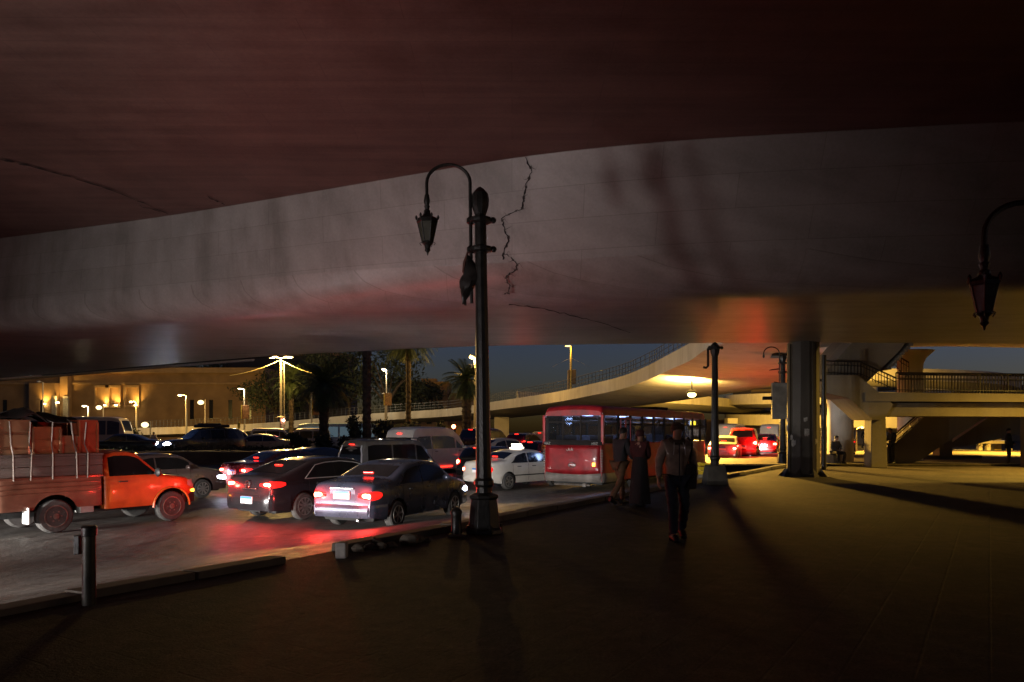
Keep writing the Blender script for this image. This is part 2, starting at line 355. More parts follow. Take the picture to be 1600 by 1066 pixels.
def jag(pts, sub, amp, rng):
    out = []
    for a, b in zip(pts[:-1], pts[1:]):
        for i in range(sub):
            t = i/sub; out.append((a[0]+(b[0]-a[0])*t+rng.uniform(-amp, amp), a[1]+(b[1]-a[1])*t+rng.uniform(-amp, amp)))
    out.append(pts[-1]); return out
rng = random.Random(4)
CRK = mat('crack shadow grime', (.012, .01, .009), .95, 0, .2, 20)
for ptsl, wd in (([(822, 247), (831, 270), (822, 287), (818, 310), (814, 328), (800, 333), (784, 341), (789, 360), (795, 372), (788, 392), (786, 406)], 3.2),
                 ([(793, 397), (806, 411), (808, 422), (795, 428), (790, 436), (796, 446), (796, 459), (786, 460)], 2.6)):
    J = jag(ptsl, 5, 1.5, rng); c = MB(); wds = [wd*rng.uniform(.3, 1.0) for _ in J]
    vs = []
    for (x, y), q in zip(J, wds): vs += [web_pt(x-q/2, y), web_pt(x+q/2, y+.5)]
    c.add(vs, [(2*i, 2*i+1, 2*i+3, 2*i+2) for i in range(len(J)-1)]); c.build('crack', CRK, fo, recalc=False)
    for q in range(3, len(J)-2, 4):                               # hairline branches and chipped edges
        x, y = J[q]; sg = rng.choice((-1, 1)); ln = rng.uniform(4, 14); B = [(x+sg*ln*t_+rng.uniform(-1, 1), y+ln*.5*t_*rng.choice((-1, 1))+rng.uniform(-1, 1)) for t_ in (0, .35, .7, 1)]
        c = MB(); vs = []
        for n_, (bx_, by_) in enumerate(B): h_ = .7*(1-n_/3.2); vs += [web_pt(bx_, by_-h_), web_pt(bx_, by_+h_)]
        c.add(vs, [(2*n_, 2*n_+1, 2*n_+3, 2*n_+2) for n_ in range(3)])
        k_ = rng.uniform(2, 4.5); c.add([web_pt(x-k_*.6, y-k_*.3, .01), web_pt(x+k_*.5, y-k_*.6, .01), web_pt(x+k_*.6, y+k_*.5, .01), web_pt(x-k_*.3, y+k_*.7, .01)], [(0, 1, 2, 3)])
        c.build('crack_chip', mat('chipped concrete', (.1, .09, .08), .9, 0, .3, 12), fo, recalc=False)
def flat_crack(ptsl, dz, wd, off, amp=1.2, sub=6):
    J = jag(ptsl, sub, amp, rng); vs = []
    for x, y in J:
        p = ray(x, HY-y, dz-off); q = wd*rng.uniform(.3, 1)
        vs += [p+Vector((0, -q, 0)), p+Vector((0, q, 0))]
    c = MB(); c.add(vs, [(2*i, 2*i+1, 2*i+3, 2*i+2) for i in range(len(J)-1)]); c.build('crack', CRK, fo, recalc=False)
flat_crack([(0, 249), (45, 259), (110, 276), (165, 295), (225, 318), (262, 334)], ZW, .085, .03)
flat_crack([(325, 308), (350, 319)], ZW, .1, .03); flat_crack([(218, 322), (250, 331)], ZW, .06, .03)
flat_crack([(795, 476), (840, 481), (890, 492), (930, 502), (985, 520)], ZS, .09, .02)
dp = MB(); dp.tube([ray(x, itp(EE, x), ZS)+Vector((0, .35, .05)) for x in range(60, 440, 30)], .07, 8)
dp.build('drain_pipe', IRON, fo, smooth=True)
dp = MB(); dp.tube([ray(x, itp(EE, x)-3, ZS)+Vector((0, 1.2, .15)) for x in range(-40, 410, 30)], .09, 8)
dp.build('conduit', mat('pale conduit', (.4, .38, .34), .5), fo, smooth=True)

# steel column under the flyover, covered with torn bills
cx, cy = gnd(1255, 744, 0); hgt = CZ+ZS
sc = thing('steel_column', 'wide dark steel column with torn posters holding up the flyover edge', 'column', (cx, cy, 0))
c = MB(); c.lathe([(.62, 0), (.55, .1), (.54, .5), (.53, hgt)], n=12); c.build('shaft', STEEL, sc, smooth=True, ang=.3)
for k in range(12):
    if k % 3 == 0:
        a = 2*math.pi*k/12+.26; c = MB(); c.box((.55*math.cos(a), .55*math.sin(a), hgt/2+.05), (.05, .1, hgt-.2), rz=a); c.build('rib', STEEL, sc)
c = MB()
for k in range(8):
    a = 2*math.pi*k/8+.2; c.add([(.56*math.cos(a), .56*math.sin(a), .3), (.82*math.cos(a-.14), .82*math.sin(a-.14), 0), (.82*math.cos(a+.14), .82*math.sin(a+.14), 0), (.55*math.cos(a-.1), .55*math.sin(a-.1), 0), (.55*math.cos(a+.1), .55*math.sin(a+.1), 0)], [(0, 1, 2), (0, 1, 3), (0, 2, 4), (1, 2, 4, 3)])
c.build('base_gusset', STEEL, sc)
PAPER = mat('torn poster paper', (.42, .39, .34), .8, 0, .25, 14)
rng = random.Random(9)
for px, py, ww, hh in ((1236, 655, .18, .14), (1236, 668, .15, .24), (1240, 683, .2, .14), (1243, 692, .17, .18), (1260, 675, .16, .22), (1276, 690, .1, .16), (1258, 655, .12, .1)):
    z = Z_(py, cy-.55); x = X_(px, cy-.5)-cx; a0 = math.acos(max(-1, min(1, x/.56)))
    n = 6; top = []; bot = []
    for i in range(n+1):
        a = -(a0+ww/.56*(.5-i/n)); rr = .552+.004*rng.random()
        top.append((rr*math.cos(a), rr*math.sin(a), z+hh/2+rng.uniform(-.02, .02))); bot.append((rr*math.cos(a), rr*math.sin(a), z-hh/2+rng.uniform(-.05, .03)))
    c = MB(); c.grid([top, bot]); c.build('poster', PAPER, sc)

# ------------------------------------------------------------------ far ramps
def path_sweep(path, section, closed=False):
    """path: list of (x,y,z); section: list of (side, up); side + is to the right of travel"""
    rows = []; k = len(path)
    for i, p in enumerate(path):
        a = Vector(path[max(0, i-1)]); b = Vector(path[min(k-1, i+1)]); t = (b-a); t.z = 0; t.normalize(); s = Vector((t.y, -t.x, 0))
        rows.append([Vector(p)+s*u+Vector((0, 0, v)) for u, v in section])
    m = MB(); m.grid([r+[r[0]] for r in rows]); n = len(section)
    m.f.append(tuple(range(n))); m.f.append(tuple((k-1)*(n+1)+j for j in range(n))[::-1]); return m
def spline(pts, n=8):
    out = []; P = [pts[0]]+list(pts)+[pts[-1]]
    for i in range(1, len(P)-2):
        p0, p1, p2, p3 = [np.array(q, float) for q in P[i-1:i+3]]
        for k in range(n):
            t = k/n; out.append(tuple(.5*((2*p1)+(-p0+p2)*t+(2*p0-5*p1+4*p2-p3)*t*t+(-p0+3*p1-3*p2+p3)*t**3)))
    out.append(tuple(pts[-1])); return out
def pe(px, py, d): return (X_(px, d), d, Z_(py, d))
edge = [pe(60, 672, 104), pe(250, 668, 100), pe(415, 661, 97), pe(560, 648, 95), pe(672, 641, 93), pe(719, 637, 90), pe(767, 629, 84), pe(865, 614, 69), pe(925, 601, 61), pe(977, 588, 55), pe(1015, 573, 49.5), pe(1052, 554, 44), pe(1086, 536, 39.5), pe(1140, 505, 35.5), (14.5, 32.6, 7.0), (19, 31.2, 7.2), (27, 31.5, 7.3), (45, 36, 7.3), (80, 50, 7.3)]
edge = spline(edge, 5)
rmp = thing('approach_ramp', 'long pale concrete ramp rising from left and curving overhead behind the bus', 'ramp')
# the surveyed edge is the near (camera side = right of travel) parapet line; the deck lies to the far side (left of travel)
path_sweep(edge, [(0, 0), (.28, 0), (.28, -.95), (.05, -1.0), (-.9, -1.12), (-3.2, -1.3), (-6.5, -1.3), (-9, -1.12), (-9.6, -1.0), (-9.9, -.95), (-9.9, 0), (-9.6, 0), (-9.6, -.75), (0, -.75)]).build('deck', CONC2, rmp, smooth=True, ang=.35)
rl = MB()
for zz in (.95, .62, .3): rl.tube([(p[0], p[1], p[2]+zz) for p in edge], .022, 5)
acc = 0; last = Vector(edge[0])
for p in edge[1:]:
    v = Vector(p); seg = (v-last).length; n = max(1, int(seg/.55))
    for i in range(n): q = last.lerp(v, i/n); rl.box((q.x, q.y, q.z+.47), (.04, .04, .95))
    last = v
rl.build('railing', mat('grey rail paint', (.12, .12, .12), .5, .3), rmp)
for px, d, ww in ((783, 81, 1.7), (1162, 88, 1.3), (300, 101, 1.5), (480, 98.5, 1.5), (640, 96, 1.5)):
    c = MB(); x = X_(px, d); yy = d+5
    zt = min(edge, key=lambda q: abs(q[0]-x)+abs(q[1]-d))[2]-1.7
    if px == 1162: zt = 3.2
    c.box((x, yy, (zt-.2)/2), (ww, 1.4, zt+.2)); c.build('pier', CONC2, rmp, bevel=.05)
# fork deck running off to the far right
fork = [(6, 72, 4.85), (14, 80, 4.9), (26, 95, 4.95), (44, 125, 5.0), (62, 170, 5.0)]
fk = thing('far_deck', 'long flat bridge deck running off into the distance, underside lit yellow', 'bridge')
path_sweep(spline(fork, 5), [(-8, -.2), (-8, .9), (-7.7, .9), (-7.7, 0), (.7, 0), (.7, .9), (1, .9), (1, -.2), (-1, -.7), (-6, -.7)]).build('deck', CONC2, fk, smooth=True, ang=.35)
for x, y in ((40, 118), (54, 150)):
    c = MB(); c.lathe([(.9, -.2), (.9, 4.3)], (x, y, 0), 14); c.build('pier', CONC2, fk, smooth=True)
# spiral ramp: two turns with bright curved fascias
sp = thing('spiral_ramp', 'spiral concrete ramp whose curved yellow fascias show beside the steel column', 'ramp')
hp = []
for i in range(0, 166):
    a = R_(150+i*6); hp.append((46+17*math.cos(a), 97+17*math.sin(a), 8.6-2.6*i/60))
path_sweep(hp, [(.3, .55), (.3, -.75), (-.1, -.8), (-1.5, -1.15), (-5, -1.15), (-6.5, -.8), (-6.5, .55), (-6.2, .55), (-6.2, -.2), (0, -.2), (0, .55)]).build('deck', CONC2, sp, smooth=True, ang=.4)
c = MB(); c.lathe([(2.0, -.2), (2.0, 9)], (46, 97, 0), 20); c.build('pier', CONC2, sp, smooth=True)
# retaining wall far behind cars at right
rw = MB(); rw.box((30, 132, 1.6), (44, .8, 3.6)); rw.box((30, 131.6, 3.5), (44.4, 1.2, .25))
tag(rw.build('retaining_wall', mat('brown wall', (.22, .14, .08), .8, 0, .2, 1, .2, 4)), 'long brown wall in the shade under the far decks', 'wall')

# ------------------------------------------------------------------ footbridge with stairs (right)
fb = thing('footbridge', 'concrete footbridge with zigzag stairs, railing and landing at the right', 'footbridge', (0, 0, 0))
D0 = 31.0; D1 = 33.2
def ribbon(pts, d0, d1): 
    m = MB(); P = [(X_(x, d0), d0, Z_(y, d0)) for x, y in pts]; m.slab(P, (0, 0, 0), (0, d1-d0, 0)); return m
# walkway
ribbon([(1352, 613), (1760, 617), (1760, 629), (1352, 627)], D0, D1).build('walkway', CONC3, fb)
ribbon([(1360, 629.5), (1760, 630), (1760, 652), (1360, 650)], D0+.25, D1-.2).build('beam', CONC3, fb)
# middle flight from the upper landing down to the walkway
ribbon([(1283, 586), (1340, 586), (1396, 632), (1380, 656), (1364, 656), (1326, 622), (1283, 612)], D0+.05, D1-.3).build('landing', CONC3, fb)
# upper flight rising away from the landing
ribbon([(1292, 579), (1332, 535), (1352, 515), (1430, 515), (1406, 548), (1370, 583), (1352, 600), (1292, 600)], D0+.5, D1+1.0).build('upper_flight', CONC3, fb)
st = MB()
for i in range(14):
    t = i/13; x = 1372+(1425-1372)*t; y = 580-(58)*t; xx = X_(x, D0+1.5); zz = Z_(y, D0+1.5); st.box((xx, D0+1.6, zz+.05), (.16, 2.2, .12))
st.build('steps', CONC3, fb)
ribbon([(1362, 650), (1384, 650), (1387, 731), (1361, 731)], D0+.3, D0+.95).build('pier', CONC3, fb, bevel=.03)
ribbon([(1385, 722), (1384, 700), (1400, 692), (1440, 655), (1448, 648), (1546, 648), (1438, 719), (1420, 726)], D0+3, D0+3.9).build('lower_flight', CONC3, fb)
ribbon([(1475, 700), (1545, 652), (1640, 652), (1640, 668), (1512, 697)], D0+7, D1+8).build('far_flight', CONC3, fb)
ribbon([(1468, 686), (1488, 686), (1488, 712), (1468, 712)], D0+6, D0+6.6).build('pier', CONC3, fb)
ribbon([(1604, 640), (1660, 640), (1660, 733), (1604, 733)], D0+.4, D0+.8).build('pier', CONC3, fb, bevel=.03)
def railing(line, h, d, name='railing', step=.13):
    m = MB(); P = [Vector((X_(x, d), d, Z_(y, d))) for x, y in line]
    m.tube([p+Vector((0, 0, h)) for p in P], .035, 6); m.tube([p+Vector((0, 0, h*.72)) for p in P], .02, 5); m.tube([p+Vector((0, 0, .1)) for p in P], .02, 5)
    for a, b in zip(P[:-1], P[1:]):
        n = max(1, int((b-a).length/step))
        for i in range(n+1):
            q = a.lerp(b, i/n); m.box((q.x, q.y, q.z+h/2), (.04 if i % 9 == 0 else .018, .03, h))
    return m.build(name, IRON, fb)
railing([(1400, 613), (1760, 617)], .82, D0+.1); railing([(1283, 586), (1345, 588), (1400, 613)], .6, D0+.15)
railing([(1405, 613), (1760, 617)], .8, D1-.1)
railing([(1392, 565), (1408, 585), (1420, 592)], .75, D1+.6); railing([(1398, 694), (1446, 652)], .45, D0+3.1, step=.4)
c = MB(); a = gnd(1430, 719, 0); b = gnd(1530, 719, 0); c.box(((a[0]+b[0])/2, a[1], .11), (b[0]-a[0], .5, .3)); 
tag(c.build('low_wall', CONC3, bevel=.03), 'low concrete ledge lying across the ground below the footbridge stairs', 'wall')
c = MB(); a = gnd(1310, 728.5, 0); c.box((a[0]+7, a[1]+11, .06), (26, 22, .06)); tag(c.build('raised_pavement', PAVE), kind='structure')
# round concrete columns
for i, (px0, px1, py, lab) in enumerate(((1294, 1332, 724, 'thick round concrete column standing behind the seated person'), (1404, 1440, 716, 'round concrete column with flared top rising behind the footbridge railing'))):
    px = (px0+px1)/2; d = 35.5 if i == 0 else 36.8; r = (px1-px0)/2/F*d
    cc = thing('round_column', lab, 'column', (X_(px, d), d, 0))
    c = MB(); c.lathe([(r, 0), (r, 4.6), (r*1.02, 4.9), (r*1.25, 5.2), (r*1.9, 5.55)], n=28); c.build('shaft', CONC2, cc, smooth=True, ang=.5)

# ------------------------------------------------------------------ median planter and hedge
md = thing('median_planter', 'long low dark planter wall between the two carriageways', 'planter')
zz = road_z(-12, 41.5)
c = MB(); c.prism([(-34, 44), (-34, 40.5), (2, 41.8), (4.5, 43.3), (2, 45.0)], -.9, .42); c.build('wall', mat('planter wall', (.12, .1, .085), .85, 0, .2, 1.5, .3, 8), md, bevel=.05)
rng = random.Random(21)
LEAFD = mat('hedge leaves', (.035, .045, .022), .75, 0, .35, 3)
LEAFP = mat('palm leaves', (.05, .075, .025), .6, 0, .3, 3)
LEAFT = mat('tree leaves', (.045, .055, .022), .7, 0, .35, 2)
BARK = mat('bark', (.07, .05, .035), .9, 0, .3, 6, .5, 14)
def leaves(m, c, r, n, size, rng, flat=1):
    for _ in range(n):
        while True:
            p = Vector((rng.uniform(-1, 1), rng.uniform(-1, 1), rng.uniform(-1, 1)))
            if p.length <= 1: break
        p = p*(.55+.45*rng.random()); q = Vector((c[0]+p.x*r[0], c[1]+p.y*r[1], c[2]+p.z*r[2]))
        a = Vector((rng.gauss(0, 1), rng.gauss(0, 1), rng.gauss(0, 1)*flat)).normalized(); b = a.orthogonal().normalized(); s = size*rng.uniform(.6, 1.4)
        m.add([q-a*s, q+b*s*.4, q+a*s, q-b*s*.4], [(0, 1, 2, 3)])
hd = thing('hedge', 'dark clipped hedge growing along the planter between the carriageways', 'hedge')
m = MB()
for i in range(150):
    x = rng.uniform(-33, 3.5); y = 42.4+(x+34)*.037+rng.uniform(-.6, .6); leaves(m, (x, y, .4+rng.uniform(-.08, .12)), (.7, .7, .26), 60, .09, rng)
m.build('foliage', LEAFD, hd, recalc=False)
def shrub(name, label, px, d, z0, h, r, n=900, size=.12, cat='shrub', group=None, seed=1):
    rg = random.Random(seed); t = thing(name, label, cat, (X_(px, d), d, z0), 0, group); m = MB()
    for k in range(9):
        a = rg.uniform(0, 6.28); rr = r*.55*rg.random(); leaves(m, (rr*math.cos(a), rr*math.sin(a), h*rg.uniform(.35, .8)), (r*.55, r*.55, h*.3), n//9, size, rg)
    m.build('foliage', LEAFD, t, recalc=False)
    m = MB()
    for k in range(4): a = rg.uniform(0, 6.28); m.tube([(0, 0, 0), (r*.2*math.cos(a), r*.2*math.sin(a), h*.3), (r*.4*math.cos(a), r*.4*math.sin(a), h*.6)], [.05, .04, .02], 5)
    m.build('stem', BARK, t); return t
gz = .4
shrub('shrub', 'low ragged shrub on the planter in front of the pale parked vans', 465, 43.6, gz, 1.1, .9, 700, seed=2)
shrub('shrub', 'spiky dark shrub on the planter in front of the blue bus', 505, 43.5, gz, 1.0, .8, 600, seed=3)
shrub('shrub', 'wide dark shrub at the planter end just behind the grey van', 545, 43.8, gz, .9, 1.0, 600, seed=4)
shrub('conifer', 'small pointed dark conifer beside the tall bare palm trunk', 553, 44.2, gz, 2.2, .55, 900, seed=5, cat='conifer')
shrub('bush', 'broad round bush behind the white minibus roof, left of the other', 602, 58, -.1, 2.7, 1.5, 1500, .14, seed=6, cat='bush')
shrub('bush', 'spreading bush behind the white minibus between palms', 642, 60, -.1, 2.6, 1.9, 1500, .14, seed=7, cat='bush')
shrub('topiary', 'small ball clipped topiary tree left of the red traffic light', 690, 62, -.1, 2.6, .95, 1500, .1, seed=8, cat='topiary')
shrub('bush', 'round dark bush beside the cream minibus at the far left', 196, 66, -.1, 2.2, 1.6, 1200, .13, seed=9, cat='bush')

# ------------------------------------------------------------------ palms and trees
def frond(m, c, az, el, L, rng, droop):
    P = []; d = Vector((math.cos(az)*math.cos(el), math.sin(az)*math.cos(el), math.sin(el))); p = Vector(c)
    n = 9
    for i in range(n): P.append(p.copy()); p = p+d*(L/n); d.z -= droop; d.normalize()
    m.tube(P, [.035-.003*i for i in range(n)], 4)
    side = Vector((-math.sin(az), math.cos(az), 0))
    for i in range(1, n):
        for k in range(3):
            q = P[i-1].lerp(P[i], k/3); tt = (P[i]-P[i-1]).normalized(); ll = L*.24*math.sin(math.pi*min(1, (i+.6)/(n+.8)))+.1
            for s in (-1, 1):
                t = q+(side*s*.8+tt*.7+Vector((0, 0, -.35)))*ll*rng.uniform(.8, 1.1)
                m.add([q, q+tt*.07, t], [(0, 1, 2)])
def palm(name, label, px, d, z0, htr, r, nf, L, seed, skirt=0, lean=0):
    rg = random.Random(seed); t = thing(name, label, 'palm', (X_(px, d), d, z0)); m = MB(); prof = []; n = int(htr/.22)
    pts = []; rs = []
    for i in range(n+1):
        z = htr*i/n; pts.append((lean*(z/htr)**2, 0, z)); rs.append(r*(1.25-.3*min(1, z/1.5))*(1+.09*(1 if i % 2 else -1)))
    m.tube(pts, rs, 9)
    for i in range(int(n*4)):                                     # old leaf bases
        z = htr*rg.random()**.8; a = rg.uniform(0, 6.28); rr = r*1.0; x0 = lean*(z/htr)**2
        p = Vector((x0+rr*math.cos(a), rr*math.sin(a), z)); q = p+Vector((.16*math.cos(a), .16*math.sin(a), .16)); s = Vector((-math.sin(a), math.cos(a), 0))*.06
        m.add([p-s, p+s, q], [(0, 1, 2)])
    m.build('trunk', BARK, t)
    m = MB()
    if nf:
        for i in range(nf): frond(m, (lean, 0, htr), rg.uniform(0, 6.28), rg.uniform(-.5, 1.25), L*rg.uniform(.8, 1.1), rg, rg.uniform(.1, .2))
        for i in range(skirt): frond(m, (lean, 0, htr-.3), rg.uniform(0, 6.28), rg.uniform(-1.3, -.7), L*.6, rg, .05)
        m.build('crown', LEAFP, t, recalc=False)
    return t
palm('palm_tree', 'bushy palm with wide drooping crown just left of the bare tall trunk', 506, 44.5, gz-.1, 4.1, .3, 46, 2.6, 31, 14)
palm('palm_tree', 'tall palm whose dark shaggy trunk runs up past the flyover edge', 573, 44.5, gz-.1, 9.5, .27, 40, 2.4, 32, 10)
palm('palm_tree', 'palm with slim trunk and dense crown behind the broad bushes', 638, 64, -.1, 9.8, .24, 60, 3.6, 33, 10)
palm('palm_tree', 'green palm lit by the sodium lamp beside the iron lamp post', 729, 62, -.1, 6.0, .42, 52, 2.7, 34, 16)
palm('palm_tree', 'palm standing in front of dark trees between the two boards', 455, 72, -.1, 6.5, .25, 40, 2.6, 35, 8)
def tree(label, px, d, h, r, seed, n=2600):
    rg = random.Random(seed); t = thing('broadleaf_tree', label, 'tree', (X_(px, d), d, -.1)); m = MB()
    m.tube([(0, 0, 0), (.1, 0, h*.2), (.05, .1, h*.4)], [.4, .32, .25], 8); tips = []
    for k in range(8):
        a = k*.8+rg.random(); e = Vector((r*.55*math.cos(a), r*.55*math.sin(a), h*rg.uniform(.55, .8))); m.tube([(.05, .1, h*.36), tuple(e*.55+Vector((0, 0, h*.2))), tuple(e)], [.2, .12, .05], 6); tips.append(e)
    m.build('trunk', BARK, t); m = MB()
    for k in range(26):
        e = rg.choice(tips)*rg.uniform(.7, 1.25); e.z = h*rg.uniform(.4, .92); leaves(m, e, (r*.42, r*.42, h*.13), n//26, .28, rg)
    m.build('crown', LEAFT, t, recalc=False); return t
for px, d, h, r, sd, lab in ((300, 152, 19, 8, 41, 'big dark tree rising over the stone building roof, near flyover edge'), (368, 150, 18.5, 8, 42, 'dark spreading tree behind the lamp with the orange board'),
                             (430, 110, 12.5, 6.5, 43, 'dense dark tree directly behind the double arm street lamp'), (485, 106, 15, 7, 44, 'dark tree behind the lamp with unlit curved arm'),
                             (545, 108, 16, 7.5, 45, 'dark tree partly hidden by the tall shaggy palm trunk'), (605, 104, 15, 6.5, 46, 'dark tree around the small round lamp behind the bushes'),
                             (645, 112, 10.5, 5, 47, 'dark tree at the skyline edge beside the orange house')):
    tree(lab, px, d, h, r, sd)

# ------------------------------------------------------------------ buildings
STONE = mat('ochre stone', (.36, .22, .1), .85, 0, .18, .4, .2, 3)
STONE2 = mat('ochre trim', (.42, .27, .13), .8, 0, .12, 1, .1, 4)
DW = mat('dark window', (.012, .01, .01), .2)
bd = 128
mb = thing('stone_building', 'long ochre stone building with uplit niches behind the left traffic', 'building', (0, bd, -.1))
def wx(px, off=0): return X_(px, bd-off)
def wz(py, off=0): return Z_(py, bd-off)+.1
ztop = wz(583)
c = MB(); c.bx((wx(-260), 0, 0), (wx(415), 14, ztop)); c.build('wall', STONE, mb)
c = MB(); c.bx((wx(-260), -.5, ztop), (wx(415), 14, ztop+.9)); c.bx((wx(-260), -.3, wz(601)), (wx(415), -.002, wz(598))); c.build('cornice', STONE2, mb)
c = MB(); c.bx((wx(100), -1.2, 0), (wx(112), -.002, ztop-.1)); c.build('pilaster', STONE2, mb)
c = MB(); c.bx((wx(60), -2.5, 0), (wx(100), -.002, wz(600))); c.build('bay', STONE, mb)
for i, px in enumerate((44, 55, 66)):
    c = MB(); a, b = wx(px-3, 2.5), wx(px+3, 2.5); n = 8; z0, z1 = wz(645, 2.5), wz(628, 2.5)
    poly = [(a, 0, z0), (b, 0, z0), (b, 0, z1)]+[((a+b)/2+(b-a)/2*math.cos(math.pi*k/n), 0, z1+(b-a)/2*math.sin(math.pi*k/n)) for k in range(1, n)]+[(a, 0, z1)]
    c.slab(poly, (0, -.03 if px < 60 else -2.53, 0), (0, .02 if px < 60 else -2.5, 0)); c.build('window', DW, mb)
for px in (160, 178, 207):                                        # uplit niches: frame + recess panel
    c = MB(); a, b = wx(px-9), wx(px+9); z0, z1 = wz(633), wz(606)
    c.bx((a-.3, -.35, z0-.4), (a, -.002, z1)); c.bx((b, -.35, z0-.4), (b+.3, -.002, z1)); c.bx((a-.3, -.4, z1), (b+.3, -.002, z1+.4)); c.bx((a, -.5, z0-.4), (b, -.002, z0))
    c.build('niche', STONE2, mb)
c = MB(); c.bx((wx(97), -2.9, 0), (wx(103), -2.55, wz(620))); c.bx((wx(107), -1.6, 0), (wx(115), -1.25, wz(620))); c.build('banner', mat('pale banner', (.45, .42, .34), .8), mb)
for px in (8, 300, 330, 360, 390):
    c = MB(); c.bx((wx(px-3), -.06, wz(655)), (wx(px+3), -.002, wz(625))); c.build('window', DW, mb)
for px, py in ((69, 630), (90, 628), (163, 632), (181, 632), (212, 632)):
    off = 2.9 if px < 100 else .75
    c = MB(); c.box((wx(px, off), -off, wz(py+1.2, off)), (.34, .3, .16)); c.build('uplight', emit('uplight lit', (1, .72, .32), 40), mb)
    lamp_spot('uplight lamp', (wx(px, off), bd-off-.15, Z_(py-.3, bd-off)), (0, .35, 1), (1, .58, .13), 950, 110, 1, r=.1)
# orange house behind the ramp
oh = thing('orange_house', 'blocky orange lit house on the skyline above the ramp', 'building', (X_(660, 135), 135, -.1))
c = MB(); c.bx((-4, 0, 0), (4.6, 9, Z_(598, 135))); c.bx((4.6, 1, 0), (9.5, 9, Z_(615, 135))); c.build('wall', STONE, oh)
c = MB(); c.bx((-4.2, -.2, Z_(598, 135)), (4.8, 9.2, Z_(595.5, 135))); c.bx((4.8, .8, Z_(615, 135)), (9.7, 9.2, Z_(613, 135))); c.bx((-.6, 3, Z_(595.5, 135)), (2.2, 6, Z_(589, 135))); c.build('roof', STONE2, oh)
for i in range(4):
    for j in range(3):
        c = MB(); c.bx((-3.2+i*2, -.05, 3+j*2.2), (-2.3+i*2, -.003, 4.3+j*2.2)); c.build('window', DW, oh)
# building with a lit orange window left of the double lamp, far apartment block at the right edge
ap = thing('apartment_block', 'dark apartment block with one glowing orange window beside the double lamp', 'building', (X_(470, 150), 150, -.1))
c = MB(); c.bx((-16, 0, 0), (9, 12, 17)); c.build('wall', mat('dim plaster', (.12, .1, .08), .9), ap)
c = MB(); c.bx((-16.3, -.3, 17), (9.3, 12, 17.6)); c.build('roof', STONE2, ap)
x0, z0 = X_(451, 149.9)-X_(470, 150), Z_(592, 149.9)
c = MB(); c.bx((x0-.95, -.06, z0-.9), (x0+.95, -.003, z0+.9)); c.build('window', emit('warm window', (1, .36, .05), .55), ap)
for dx in (.8, 1.6, 9.5):
    c = MB(); c.bx((dx*2-7, -.06, 9), (dx*2-6, -.003, 10.6)); c.build('window', DW, ap)
fbk = thing('far_block', 'far pale block seen beyond the footbridge railing', 'building', (34, 120, -.1))
c = MB(); c.bx((5, 0, 0), (70, 10, 8.5)); c.build('wall', mat('dim ochre plaster', (.3, .22, .12), .9), fbk)
c = MB(); c.bx((4.6, -.4, 8.5), (70.4, 10, 9.2)); c.build('roof', CONC3, fbk)
for i in range(12):
    c = MB(); c.bx((9+i*5, -.06, 3), (11+i*5, -.003, 6)); c.build('window', DW, fbk)
